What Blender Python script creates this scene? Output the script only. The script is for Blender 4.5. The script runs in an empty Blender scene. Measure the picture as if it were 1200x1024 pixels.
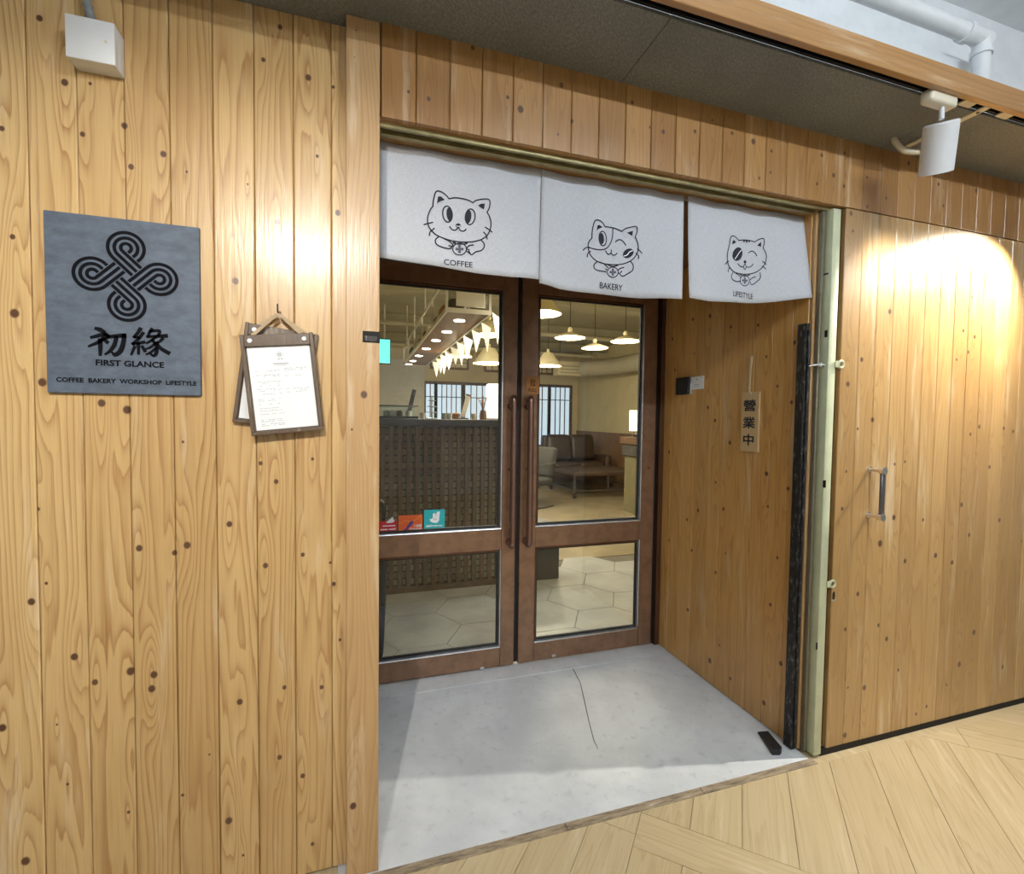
import bpy, bmesh, math, random
from mathutils import Vector, Matrix, noise as mnoise

random.seed(7)
SC = bpy.context.scene
COL = SC.collection
R = math.radians

# ------------------------------------------------------------------ camera
F_PX, YAW, PITCH, ROLL = 559.7, R(17.4693), R(-2.1567), R(0.7255)
CAM = Vector((-0.0496, -1.477, 1.4))
fwd = Vector((math.sin(YAW) * math.cos(PITCH), math.cos(YAW) * math.cos(PITCH), math.sin(PITCH)))
right0 = Vector((math.cos(YAW), -math.sin(YAW), 0))
up0 = right0.cross(fwd)
cr = math.cos(ROLL) * right0 + math.sin(ROLL) * up0
cu = -math.sin(ROLL) * right0 + math.cos(ROLL) * up0
cam_d = bpy.data.cameras.new('camera')
cam_d.sensor_fit = 'HORIZONTAL'
cam_d.sensor_width = 36.0
cam_d.lens = F_PX / 1200 * 36.0
cam_d.clip_start = 0.02
cam_o = bpy.data.objects.new('camera', cam_d)
COL.objects.link(cam_o)
cam_o.matrix_world = Matrix(((cr.x, cu.x, -fwd.x, CAM.x), (cr.y, cu.y, -fwd.y, CAM.y),
                             (cr.z, cu.z, -fwd.z, CAM.z), (0, 0, 0, 1)))
SC.camera = cam_o

# ------------------------------------------------------------------ world, exposure
world = bpy.data.worlds.new('world'); SC.world = world
world.use_nodes = True
world.node_tree.nodes['Background'].inputs[0].default_value = (0.75, 0.85, 1.0, 1)
world.node_tree.nodes['Background'].inputs[1].default_value = 0.02
SC.view_settings.view_transform = 'Standard'
SC.view_settings.look = 'None'
SC.view_settings.gamma = 1.0
SC.view_settings.use_curve_mapping = False
SC.view_settings.exposure = 0.0

COOL = (0.82, 0.92, 1.0)
WARM = (1.0, 0.80, 0.55)
SPOT = (1.0, 0.93, 0.80)


def px(x, y, ax, v):
    """point where the ray of photo pixel (x, y) meets the plane ax = v"""
    d = cr * ((x - 600) / F_PX) + cu * (-(y - 512) / F_PX) + fwd
    i = 'xyz'.index(ax)
    t = (v - CAM[i]) / d[i]
    return CAM + d * t


# ------------------------------------------------------------------ node helpers
def new_mat(name):
    m = bpy.data.materials.new(name)
    m.use_nodes = True
    nt = m.node_tree
    nt.nodes.clear()
    out = nt.nodes.new('ShaderNodeOutputMaterial')
    b = nt.nodes.new('ShaderNodeBsdfPrincipled')
    nt.links.new(b.outputs[0], out.inputs[0])
    return m, nt, b, out


class NT:
    def __init__(self, nt):
        self.nt = nt

    def _in(self, sock, v):
        if v is None:
            return
        if isinstance(v, bpy.types.NodeSocket):
            self.nt.links.new(v, sock)
        else:
            sock.default_value = v

    def m(self, op, a, b=None, c=None, clamp=False):
        n = self.nt.nodes.new('ShaderNodeMath'); n.operation = op; n.use_clamp = clamp
        for i, v in enumerate((a, b, c)):
            self._in(n.inputs[i], v)
        return n.outputs[0]

    def v(self, op, a, b=None, out=0):
        n = self.nt.nodes.new('ShaderNodeVectorMath'); n.operation = op
        self._in(n.inputs[0], a); self._in(n.inputs[1], b)
        return n.outputs[out]

    def comb(self, x, y, z):
        n = self.nt.nodes.new('ShaderNodeCombineXYZ')
        for i, q in enumerate((x, y, z)):
            self._in(n.inputs[i], q)
        return n.outputs[0]

    def sep(self, v):
        n = self.nt.nodes.new('ShaderNodeSeparateXYZ'); self._in(n.inputs[0], v)
        return n.outputs

    def noise(self, vec, scale=5, detail=2, rough=.5, dist=0):
        n = self.nt.nodes.new('ShaderNodeTexNoise')
        self._in(n.inputs['Vector'], vec)
        n.inputs['Scale'].default_value = scale; n.inputs['Detail'].default_value = detail
        n.inputs['Roughness'].default_value = rough; n.inputs['Distortion'].default_value = dist
        return n.outputs[0]

    def mr(self, v, a, b, c=0, d=1, smooth=True):
        n = self.nt.nodes.new('ShaderNodeMapRange')
        n.interpolation_type = 'SMOOTHSTEP' if smooth else 'LINEAR'
        self._in(n.inputs[0], v)
        for i, q in enumerate((a, b, c, d)):
            n.inputs[i + 1].default_value = q
        return n.outputs[0]

    def mix(self, f, a, b, mode='MIX'):
        n = self.nt.nodes.new('ShaderNodeMix'); n.data_type = 'RGBA'; n.blend_type = mode
        self._in(n.inputs[0], f)
        for s, q in ((n.inputs[6], a), (n.inputs[7], b)):
            if isinstance(q, tuple) and len(q) == 3:
                q = (*q, 1)
            self._in(s, q)
        return n.outputs[2]

    def bump(self, h, strength=.2, dist=.01):
        n = self.nt.nodes.new('ShaderNodeBump')
        n.inputs['Strength'].default_value = strength; n.inputs['Distance'].default_value = dist
        self._in(n.inputs['Height'], h)
        return n.outputs[0]

    def obj(self):
        return self.nt.nodes.new('ShaderNodeTexCoord').outputs['Object']

    def rnd(self):
        return self.nt.nodes.new('ShaderNodeObjectInfo').outputs['Random']

    def attr(self, name):
        n = self.nt.nodes.new('ShaderNodeAttribute'); n.attribute_type = 'OBJECT'; n.attribute_name = name
        return n.outputs['Vector']


def srgb(r, g, b):
    f = lambda c: c / 12.92 if c <= .04045 else ((c + .055) / 1.055) ** 2.4
    return (f(r / 255), f(g / 255), f(b / 255))


def flat(name, col, rough=.5, metal=0, bump=0, bscale=60, var=.12, vscale=8, spec=.5, coat=0, emit=None, estr=0):
    """plain surface with a little procedural variation"""
    m, nt, b, out = new_mat(name)
    n = NT(nt)
    co = n.obj()
    k = n.noise(co, vscale, 4, .6)
    dark = tuple(c * (1 - var) for c in col); lite = tuple(min(1, c * (1 + var)) for c in col)
    nt.links.new(n.mix(n.mr(k, .3, .7), dark, lite), b.inputs['Base Color'])
    b.inputs['Roughness'].default_value = rough
    b.inputs['Metallic'].default_value = metal
    b.inputs['Specular IOR Level'].default_value = spec
    b.inputs['Coat Weight'].default_value = coat
    b.inputs['Coat Roughness'].default_value = .15
    if bump:
        nt.links.new(n.bump(n.noise(co, bscale, 3, .6), bump, .004), b.inputs['Normal'])
    if emit:
        b.inputs['Emission Color'].default_value = (*emit, 1)
        b.inputs['Emission Strength'].default_value = estr
    return m


NK = 8


def pine(name, base, line, rough=.36, axis='z', rings=13.0, coat=.55, knots=True, var=.13, usc=8.0, vsc=.55, line_amt=.55):
    """varnished softwood: contour grain that flows round knots carried by each plank as k0..k7 = (u, v, radius)"""
    m, nt, b, out = new_mat(name)
    n = NT(nt)
    x, y, z = n.sep(n.obj())
    u, v = (z, x) if axis == 'x' else (x, (z if axis == 'z' else y))
    rnd = n.rnd()
    seed = n.m('MULTIPLY', rnd, 37.0)
    uv = n.comb(u, v, 0.0)
    f = n.noise(n.comb(n.m('MULTIPLY', u, usc), n.m('MULTIPLY', v, vsc), seed), 1, 1.5, .4, .5)
    core = None; halo = None
    if knots:
        for i in range(NK):
            kx, kz, kr = n.sep(n.attr('k%d' % i))
            d = n.v('SUBTRACT', uv, n.comb(kx, kz, 0.0))
            q = n.m('DIVIDE', n.v('LENGTH', n.v('MULTIPLY', d, (1, .85, 0)), out=1), kr)
            q2 = n.m('DIVIDE', n.v('LENGTH', n.v('MULTIPLY', d, (1, .16, 0)), out=1), kr)
            c = n.mr(q, .55, 1.0, 1, 0)
            h = n.m('MULTIPLY', n.mr(q2, 0, 3.4, 1, 0), n.m('MULTIPLY', kr, 17.0))
            core = c if core is None else n.m('MAXIMUM', core, c)
            halo = h if halo is None else n.m('ADD', halo, h)
        f = n.m('ADD', f, halo)
    f2 = n.noise(n.comb(n.m('MULTIPLY', u, usc * 5), n.m('MULTIPLY', v, vsc * 2.6), seed), 1, 2, .5)
    f = n.m('ADD', f, n.m('MULTIPLY', f2, .10))
    f = n.m('ADD', f, n.m('MULTIPLY', u, n.m('MULTIPLY_ADD', rnd, 9.0, -4.5)))
    s = n.m('FRACT', n.m('MULTIPLY', f, rings))
    s = n.m('MULTIPLY', n.m('POWER', s, 3.2), n.mr(s, .90, 1.0, 1, 0))
    fib = n.noise(n.comb(n.m('MULTIPLY', u, 260), n.m('MULTIPLY', v, 5), seed), 1, 3, .6)
    band = n.noise(n.comb(n.m('MULTIPLY', u, 26), n.m('MULTIPLY', v, .8), seed), 1, 2, .5)
    blot = n.noise(n.comb(n.m('MULTIPLY', u, 5), n.m('MULTIPLY', v, 2.2), seed), 1, 3, .6)
    amt = n.m('MULTIPLY', s, n.m('MULTIPLY_ADD', band, .9, line_amt - .45), clamp=True)
    amt = n.m('ADD', amt, n.m('MULTIPLY', n.mr(fib, .45, .75), .22), clamp=True)
    col = n.mix(amt, base, line)
    col = n.mix(n.m('MULTIPLY', n.mr(blot, .48, .75), .4), col, tuple(a * .5 + c * .5 for a, c in zip(base, line)))
    # whitish varnish sheen painted into the colour as pale streaks
    sheen = n.noise(n.comb(n.m('MULTIPLY', u, 22), n.m('MULTIPLY', v, 1.7), n.m('ADD', seed, 7.0)), 1, 4, .65)
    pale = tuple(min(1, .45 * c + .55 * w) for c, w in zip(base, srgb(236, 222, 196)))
    col = n.mix(n.m('MULTIPLY', n.mr(sheen, .54, .72), .55), col, pale)
    # board to board difference
    vv = n.m('MULTIPLY_ADD', rnd, 2 * var, 1 - var)
    col = n.mix(1.0, col, n.comb(vv, n.m('POWER', vv, 1.25), n.m('POWER', vv, 1.6)), 'MULTIPLY')
    if knots:
        ring = n.mix(n.noise(n.v('MULTIPLY', uv, (320, 320, 0)), 1, 2), srgb(66, 42, 30), srgb(120, 82, 56))
        col = n.mix(core, col, ring)
    nt.links.new(col, b.inputs['Base Color'])
    b.inputs['Roughness'].default_value = rough
    b.inputs['Coat Weight'].default_value = coat
    b.inputs['Coat Roughness'].default_value = .2
    hh = n.m('ADD', n.m('MULTIPLY', fib, .5), n.m('MULTIPLY', blot, 1.6))
    bp = n.bump(hh, .22, .004)
    nt.links.new(bp, b.inputs['Normal'])
    nt.links.new(bp, b.inputs['Coat Normal'])
    return m


MAT = {}
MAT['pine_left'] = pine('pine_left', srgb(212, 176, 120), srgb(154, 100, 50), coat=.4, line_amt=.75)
MAT['pine_header'] = pine('pine_header', srgb(172, 127, 74), srgb(130, 85, 43), var=.13, coat=.4)  # base colour darkened to hold the soffit's shade on the header
MAT['pine_side'] = pine('pine_side', srgb(216, 166, 94), srgb(168, 114, 52), var=.10, rings=10, coat=.4)
MAT['pine_panel'] = pine('pine_panel', srgb(188, 150, 96), srgb(146, 104, 58), var=.12, coat=.7)
MAT['pine_post'] = pine('pine_post', srgb(190, 152, 104), srgb(152, 110, 68), rings=16, var=.05)
MAT['beam_wood'] = pine('beam_wood', srgb(172, 128, 78), srgb(136, 94, 52), knots=False, axis='x', rings=12, var=.05, coat=.25)
MAT['vinyl'] = pine('vinyl', srgb(198, 178, 140), srgb(166, 138, 98), axis='y', knots=False, rings=7, coat=.15, rough=.42,
                    var=.05, usc=16, vsc=1.1, line_amt=.5)
MAT['cafe_wood'] = flat('cafe_wood', srgb(138, 126, 102), .4, var=.2, vscale=3)
MAT['dark_gap'] = flat('dark_gap', (.012, .010, .008), .8)
MAT['ply'] = flat('ply', srgb(120, 88, 52), .7)
MAT['white_paint'] = flat('white_paint', (.80, .82, .84), .6, bump=.15, bscale=20, var=.04)
MAT['white_plastic'] = flat('white_plastic', (.78, .79, .80), .4, var=.03)
MAT['cream_plastic'] = flat('cream_plastic', (.72, .66, .52), .5, var=.06)
MAT['lamp_white'] = flat('lamp_white', (.74, .75, .77), .45, bump=.05, bscale=300, var=.03)
MAT['cloth'] = None
MAT['ink'] = flat('ink', (.022, .022, .035), .85, var=.05)
MAT['logo_ink'] = flat('logo_ink', (.008, .008, .011), .9, var=.05, spec=.1)
MAT['bronze'] = flat('bronze', srgb(142, 110, 86), .32, metal=.4, bump=.04, bscale=200, var=.18, vscale=14)
MAT['bronze_dark'] = flat('bronze_dark', srgb(104, 72, 50), .36, metal=.5, var=.15)
MAT['handle_brown'] = flat('handle_brown', srgb(146, 116, 104), .24, metal=.75, var=.1)
MAT['alu'] = flat('alu', (.72, .74, .76), .3, metal=.9, var=.1)
MAT['chrome'] = flat('chrome', (.82, .82, .83), .14, metal=1, var=.04)
MAT['rubber'] = flat('rubber', (.015, .015, .016), .6)
MAT['black'] = flat('black', (.018, .018, .02), .35)
MAT['olive_alu'] = flat('olive_alu', srgb(158, 146, 104), .38, metal=.5, var=.2, vscale=20)
MAT['olive_dark'] = flat('olive_dark', srgb(92, 86, 48), .5, metal=.4, var=.25, vscale=20)
MAT['pale_green'] = flat('pale_green', srgb(200, 204, 170), .45, bump=.12, bscale=40, var=.07, vscale=12)
MAT['slate'] = None
MAT['strap'] = flat('strap', srgb(176, 152, 120), .7)
MAT['board_wood'] = pine('board_wood', srgb(104, 86, 70), srgb(70, 56, 44), knots=False, rings=10, coat=.1, var=.05, usc=40, vsc=4)
MAT['paper'] = flat('paper', (.86, .87, .88), .7, var=.02)
MAT['print_grey'] = flat('print_grey', (.48, .48, .50), .8)
MAT['rope'] = flat('rope', srgb(214, 196, 158), .8, bump=.3, bscale=400)
MAT['tag_wood'] = pine('tag_wood', srgb(214, 184, 136), srgb(188, 150, 100), knots=False, rings=8, coat=.15, var=.04, usc=18, vsc=2)


def mk_cloth():
    m, nt, b, out = new_mat('cloth'); n = NT(nt)
    x, y, z = n.sep(n.obj())
    w1 = n.noise(n.comb(n.m('MULTIPLY', x, 900), n.m('MULTIPLY', z, 60), 0.0), 1, 1)
    w2 = n.noise(n.comb(n.m('MULTIPLY', x, 60), n.m('MULTIPLY', z, 900), 3.0), 1, 1)
    w = n.m('ADD', w1, w2)
    nt.links.new(n.mix(n.mr(w, .7, 1.3), (.52, .53, .57), (.62, .63, .67)), b.inputs['Base Color'])
    b.inputs['Roughness'].default_value = .9
    b.inputs['Specular IOR Level'].default_value = .15
    nt.links.new(n.bump(w, .25, .002), b.inputs['Normal'])
    return m


def mk_slate():
    m, nt, b, out = new_mat('slate'); n = NT(nt)
    x, y, z = n.sep(n.obj())
    a = n.noise(n.comb(n.m('MULTIPLY', x, 18), 0.0, n.m('MULTIPLY', z, 34)), 1, 6, .7)
    nt.links.new(n.mix(n.mr(a, .3, .75), srgb(78, 87, 100), srgb(100, 111, 127)), b.inputs['Base Color'])
    b.inputs['Roughness'].default_value = .6
    nt.links.new(n.bump(a, .3, .004), b.inputs['Normal'])
    return m


def mk_concrete():
    m, nt, b, out = new_mat('concrete_floor'); n = NT(nt)
    co = n.obj()
    a = n.noise(co, 3.2, 6, .65); c = n.noise(co, 24, 4, .6); sp = n.noise(co, 90, 2, .5)
    col = n.mix(n.mr(a, .3, .72), srgb(202, 206, 211), srgb(224, 228, 232))
    col = n.mix(n.m('MULTIPLY', n.mr(c, .55, .75), .35), col, srgb(160, 162, 166))
    col = n.mix(n.m('MULTIPLY', n.mr(sp, .72, .78), .5), col, srgb(120, 116, 110))
    nt.links.new(col, b.inputs['Base Color'])
    b.inputs['Roughness'].default_value = .45
    nt.links.new(n.bump(n.m('ADD', a, n.m('MULTIPLY', c, .3)), .12, .01), b.inputs['Normal'])
    return m


def mk_cement_ceiling():
    m, nt, b, out = new_mat('cement_board'); n = NT(nt)
    x, y, z = n.sep(n.obj())
    a = n.noise(n.comb(n.m('MULTIPLY', n.m('ADD', x, y), 60), n.m('MULTIPLY', n.m('SUBTRACT', x, y), 130), 0.0), 1, 4, .65)
    c = n.noise(n.obj(), 3, 4, .6)
    col = n.mix(n.mr(a, .35, .75), srgb(116, 118, 116), srgb(150, 152, 150))
    col = n.mix(n.m('MULTIPLY', n.mr(c, .4, .7), .35), col, srgb(100, 102, 102))
    nt.links.new(col, b.inputs['Base Color'])
    b.inputs['Roughness'].default_value = .75
    nt.links.new(n.bump(a, .5, .006), b.inputs['Normal'])
    return m


def mk_glass():
    m = bpy.data.materials.new('door_glass'); m.use_nodes = True
    nt = m.node_tree; nt.nodes.clear()
    out = nt.nodes.new('ShaderNodeOutputMaterial')
    mx = nt.nodes.new('ShaderNodeMixShader')
    tr = nt.nodes.new('ShaderNodeBsdfTransparent'); tr.inputs[0].default_value = (.93, .955, .94, 1)
    gl = nt.nodes.new('ShaderNodeBsdfGlossy'); gl.inputs['Roughness'].default_value = 0.0
    fr = nt.nodes.new('ShaderNodeFresnel'); fr.inputs[0].default_value = 1.45
    nt.links.new(fr.outputs[0], mx.inputs[0])
    nt.links.new(tr.outputs[0], mx.inputs[1]); nt.links.new(gl.outputs[0], mx.inputs[2])
    nt.links.new(mx.outputs[0], out.inputs[0])
    return m


def mk_worn_iron():
    m, nt, b, out = new_mat('worn_iron'); n = NT(nt)
    x, y, z = n.sep(n.obj())
    a = n.noise(n.comb(n.m('MULTIPLY', x, 90), n.m('MULTIPLY', y, 90), n.m('MULTIPLY', z, 30)), 1, 6, .7)
    nt.links.new(n.mix(n.mr(a, .50, .80), srgb(46, 44, 43), srgb(150, 150, 148)), b.inputs['Base Color'])
    b.inputs['Roughness'].default_value = .4; b.inputs['Metallic'].default_value = .4
    nt.links.new(n.bump(a, .4, .004), b.inputs['Normal'])
    return m


def mk_threshold():
    m, nt, b, out = new_mat('worn_threshold'); n = NT(nt)
    co = n.obj()
    x, y, z = n.sep(co)
    a = n.noise(n.comb(n.m('MULTIPLY', x, 9), n.m('MULTIPLY', y, 60), 0.0), 1, 5, .7)
    col = n.mix(n.mr(a, .35, .6), srgb(112, 98, 82), srgb(168, 150, 124))
    col = n.mix(n.mr(a, .62, .70), col, srgb(205, 205, 205))
    nt.links.new(col, b.inputs['Base Color']); b.inputs['Roughness'].default_value = .7
    nt.links.new(n.bump(a, .5, .004), b.inputs['Normal'])
    return m


MAT['cloth'] = mk_cloth(); MAT['slate'] = mk_slate(); MAT['concrete'] = mk_concrete()
MAT['cement'] = mk_cement_ceiling(); MAT['glass'] = mk_glass(); MAT['iron'] = mk_worn_iron()
MAT['threshold'] = mk_threshold()


# ------------------------------------------------------------------ mesh helpers
class MB:
    def __init__(self, T=None):
        self.bm = bmesh.new(); self.T = T

    def p(self, c):
        c = Vector(c)
        return self.T @ c if self.T is not None else c

    def box(self, x0, x1, y0, y1, z0, z1, bev=0, seg=1):
        vs = [self.bm.verts.new(self.p((x, y, z))) for x in (x0, x1) for y in (y0, y1) for z in (z0, z1)]
        idx = [(0, 1, 3, 2), (4, 6, 7, 5), (0, 4, 5, 1), (2, 3, 7, 6), (0, 2, 6, 4), (1, 5, 7, 3)]
        fs = [self.bm.faces.new([vs[i] for i in q]) for q in idx]
        if bev:
            es = list({e for f in fs for e in f.edges})
            bmesh.ops.bevel(self.bm, geom=es, offset=bev, segments=seg, affect='EDGES', profile=.5)
        return self

    def cyl(self, p0, p1, r0, r1=None, n=16, caps=True):
        r1 = r0 if r1 is None else r1
        p0, p1 = Vector(p0), Vector(p1)
        d = (p1 - p0).normalized()
        a = d.orthogonal().normalized(); b = d.cross(a)
        A = []; B = []
        for i in range(n):
            t = 2 * math.pi * i / n
            o = a * math.cos(t) + b * math.sin(t)
            A.append(self.bm.verts.new(self.p(p0 + o * r0))); B.append(self.bm.verts.new(self.p(p1 + o * r1)))
        for i in range(n):
            j = (i + 1) % n
            self.bm.faces.new((A[i], A[j], B[j], B[i]))
        if caps:
            self.bm.faces.new(A[::-1]); self.bm.faces.new(B)
        return self

    def tube(self, path, r, n=10, closed=False):
        P = [Vector(q) for q in path]
        rs = r if isinstance(r, (list, tuple)) else [r] * len(P)
        rings = []
        L = len(P); prev = None
        for i, q in enumerate(P):
            if closed:
                d = P[(i + 1) % L] - P[i - 1]
            else:
                d = P[min(i + 1, L - 1)] - P[max(i - 1, 0)]
            d.normalize()
            if prev is None:
                a = d.orthogonal().normalized()
            else:
                a = (prev - d * prev.dot(d)).normalized()
            prev = a; b = d.cross(a)
            rings.append([self.bm.verts.new(self.p(q + (a * math.cos(2 * math.pi * k / n) + b * math.sin(2 * math.pi * k / n)) * rs[i])) for k in range(n)])
        m = L if closed else L - 1
        for i in range(m):
            A, B = rings[i], rings[(i + 1) % L]
            for k in range(n):
                j = (k + 1) % n
                self.bm.faces.new((A[k], A[j], B[j], B[k]))
        if not closed:
            self.bm.faces.new(rings[0][::-1]); self.bm.faces.new(rings[-1])
        return self

    def lathe(self, prof, c, n=24, cap=True):
        """profile of (r, z) turned about a vertical axis through c"""
        c = Vector(c); rings = []
        for r, z in prof:
            rings.append([self.bm.verts.new(self.p(c + Vector((r * math.cos(2 * math.pi * k / n), r * math.sin(2 * math.pi * k / n), z)))) for k in range(n)])
        for A, B in zip(rings, rings[1:]):
            for k in range(n):
                j = (k + 1) % n
                self.bm.faces.new((A[k], A[j], B[j], B[k]))
        if cap:
            if prof[0][0] > 1e-5: self.bm.faces.new(rings[0][::-1])
            if prof[-1][0] > 1e-5: self.bm.faces.new(rings[-1])
        return self

    def prism(self, pts, d):
        """closed 3D polygon extruded by vector d"""
        d = Vector(d)
        A = [self.bm.verts.new(self.p(Vector(q))) for q in pts]
        B = [self.bm.verts.new(self.p(Vector(q) + d)) for q in pts]
        self.bm.faces.new(A[::-1]); self.bm.faces.new(B)
        n = len(A)
        for i in range(n):
            j = (i + 1) % n
            self.bm.faces.new((A[i], A[j], B[j], B[i]))
        return self

    def poly(self, pts):
        self.bm.faces.new([self.bm.verts.new(self.p(Vector(q))) for q in pts])
        return self

    def stroke(self, pts, w, put, closed=False, cap=True):
        """flat brush stroke: 2D polyline (list of (x, z)), width(s) w, put maps (x, z) to 3D"""
        P = [Vector((a, b)) for a, b in pts]
        n = len(P)
        ws = w if isinstance(w, (list, tuple)) else [w] * n
        L = []; Rr = []
        for i in range(n):
            if closed:
                d = P[(i + 1) % n] - P[i - 1]
            else:
                d = P[min(i + 1, n - 1)] - P[max(i - 1, 0)]
            if d.length < 1e-9: d = Vector((1, 0))
            d.normalize(); o = Vector((-d.y, d.x)) * ws[i] / 2
            ext = Vector((0, 0))
            if cap and not closed:
                if i == 0: ext = -d * ws[i] * .3
                if i == n - 1: ext = d * ws[i] * .3
            L.append(self.bm.verts.new(put(*(P[i] + o + ext)))); Rr.append(self.bm.verts.new(put(*(P[i] - o + ext))))
        m = n if closed else n - 1
        for i in range(m):
            j = (i + 1) % n
            self.bm.faces.new((L[i], L[j], Rr[j], Rr[i]))
        return self

    def fill(self, pts, put):
        c = (sum(q[0] for q in pts) / len(pts), sum(q[1] for q in pts) / len(pts))
        V = [self.bm.verts.new(put(*q)) for q in pts]; C = self.bm.verts.new(put(*c))
        for i in range(len(V)):
            self.bm.faces.new((V[i], V[(i + 1) % len(V)], C))
        return self

    def build(self, name, mat, parent=None, org=None, smooth=True, recalc=True):
        bm = self.bm
        if recalc:
            bmesh.ops.recalc_face_normals(bm, faces=bm.faces)
        if org is None:
            if parent is not None:
                org = WORG.get(parent.name, Vector((0, 0, 0)))
            else:
                vs = [v.co for v in bm.verts]
                org = Vector(((min(v.x for v in vs) + max(v.x for v in vs)) / 2, (min(v.y for v in vs) + max(v.y for v in vs)) / 2, min(v.z for v in vs)))
        org = Vector(org)
        bmesh.ops.translate(bm, verts=bm.verts, vec=-org)
        me = bpy.data.meshes.new(name); bm.to_mesh(me); bm.free()
        me.materials.append(MAT[mat] if isinstance(mat, str) else mat)
        if smooth:
            me.shade_smooth(); me.set_sharp_from_angle(angle=R(38))
        o = bpy.data.objects.new(name, me); COL.objects.link(o)
        if parent is not None:
            o.parent = parent; o.location = org - WORG[parent.name]
        else:
            o.location = org
        WORG[o.name] = org
        return o


WORG = {}


def tag(o, label, cat=None, group=None, kind=None):
    o['label'] = label
    if cat: o['category'] = cat
    if group: o['group'] = group
    if kind: o['kind'] = kind
    return o


def thing(name, label, cat, loc, group=None, kind=None):
    o = bpy.data.objects.new(name, None); COL.objects.link(o)
    o.empty_display_size = .05
    o.location = loc; WORG[o.name] = Vector(loc)
    return tag(o, label, cat, group, kind)


def bez(P, n=8):
    """Catmull-Rom smoothing of a 2D/3D polyline"""
    P = [Vector(q) for q in P]
    if len(P) < 3: return [tuple(q) for q in P]
    out = []
    for i in range(len(P) - 1):
        p0 = P[i - 1] if i else P[0] * 2 - P[1]
        p1, p2 = P[i], P[i + 1]
        p3 = P[i + 2] if i + 2 < len(P) else P[-1] * 2 - P[-2]
        for k in range(n):
            t = k / n
            out.append(tuple(.5 * ((2 * p1) + (p2 - p0) * t + (2 * p0 - 5 * p1 + 4 * p2 - p3) * t * t + (3 * p1 - p0 - 3 * p2 + p3) * t ** 3)))
    out.append(tuple(P[-1]))
    return out


def ell(cx, cy, rx, ry, tilt=0, n=28):
    c, s = math.cos(R(tilt)), math.sin(R(tilt))
    return [(cx + rx * math.cos(t) * c - ry * math.sin(t) * s, cy + rx * math.cos(t) * s + ry * math.sin(t) * c)
            for t in (2 * math.pi * k / n for k in range(n))]


def text_mesh(body, put, x0, x1, z0, z1, bold=0.0, sub=0):
    """lettering fitted into the box x0..x1, z0..z1 of a flat surface; put maps (x, z) to 3D"""
    c = bpy.data.curves.new('t', 'FONT'); c.body = body; c.offset = bold; c.resolution_u = 3
    o = bpy.data.objects.new('t', c)
    me = bpy.data.meshes.new_from_object(o)
    bpy.data.objects.remove(o); bpy.data.curves.remove(c)
    xs = [v.co.x for v in me.vertices]; ys = [v.co.y for v in me.vertices]
    ax, bx, ay, by = min(xs), max(xs), min(ys), max(ys)
    mb = MB()
    vs = [mb.bm.verts.new(put(x0 + (v.co.x - ax) / (bx - ax) * (x1 - x0), z0 + (v.co.y - ay) / (by - ay) * (z1 - z0))) for v in me.vertices]
    for pl in me.polygons:
        try: mb.bm.faces.new([vs[i] for i in pl.vertices])
        except ValueError: pass
    bpy.data.meshes.remove(me)
    return mb


# ------------------------------------------------------------------ planks with knots
def knot_px(lst, x0, y0, sc, ax, v, g=1.25):
    out = []
    for a, b, r in lst:
        p = px(x0 + a * sc, y0 + b * sc, ax, v); q = px(x0 + (a + r) * sc, y0 + b * sc, ax, v); s = px(x0 + a * sc, y0 + (b + r) * sc, ax, v)
        out.append((p, (s - p).length * g))
    return out


def plank_mesh(name, w, h, t, ch=.0028):
    """upright board, origin bottom centre of the front face, front faces -y, edges chamfered"""
    bm = bmesh.new()
    a = w / 2
    prof = [(-a, t), (-a, ch), (-a + ch, 0), (a - ch, 0), (a, ch), (a, t)]
    A = [bm.verts.new((x, y, 0)) for x, y in prof]; B = [bm.verts.new((x, y, h)) for x, y in prof]
    bm.faces.new(A); bm.faces.new(B[::-1])
    for i in range(len(prof)):
        j = (i + 1) % len(prof)
        bm.faces.new((A[i], B[i], B[j], A[j]))
    bmesh.ops.recalc_face_normals(bm, faces=bm.faces)
    me = bpy.data.meshes.new(name); bm.to_mesh(me); bm.free()
    return me


def put_planks(parent, mat, x_edges, z0, z1, yf, t, knots, axis='x', sub=.0014):
    """boards side by side between x_edges (axis x: face -y at y=yf; axis y: face -x at x=yf, edges run in y)"""
    cache = {}
    for i in range(len(x_edges) - 1):
        e0, e1 = x_edges[i], x_edges[i + 1]
        w = round(e1 - e0 - sub, 4)
        if w not in cache:
            cache[w] = plank_mesh('plank', w, z1 - z0, t); cache[w].materials.append(MAT[mat])
        o = bpy.data.objects.new('plank', cache[w]); COL.objects.link(o)
        o.parent = parent
        c = (e0 + e1) / 2
        if axis == 'x':
            wl = Vector((c, yf + random.uniform(-.0006, .0006), z0))
        else:
            wl = Vector((yf, c, z0)); o.rotation_euler.z = R(-90)
        o.location = wl - WORG[parent.name]
        ks = []
        for p, r in knots:
            pos = p.x if axis == 'x' else p.y
            if e0 - r * .5 <= pos <= e1 + r * .5 and z0 < p.z < z1:
                uu = (pos - c) if axis == 'x' else -(pos - c)
                ks.append((uu, p.z - z0, r))
        ks.sort(key=lambda k: -k[2])
        ks = ks[:NK]
        while len(ks) < NK:
            ks.append((0.0, -50.0, .001))
        for q, k in enumerate(ks):
            o['k%d' % q] = [float(k[0]), float(k[1]), float(k[2])]


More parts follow.
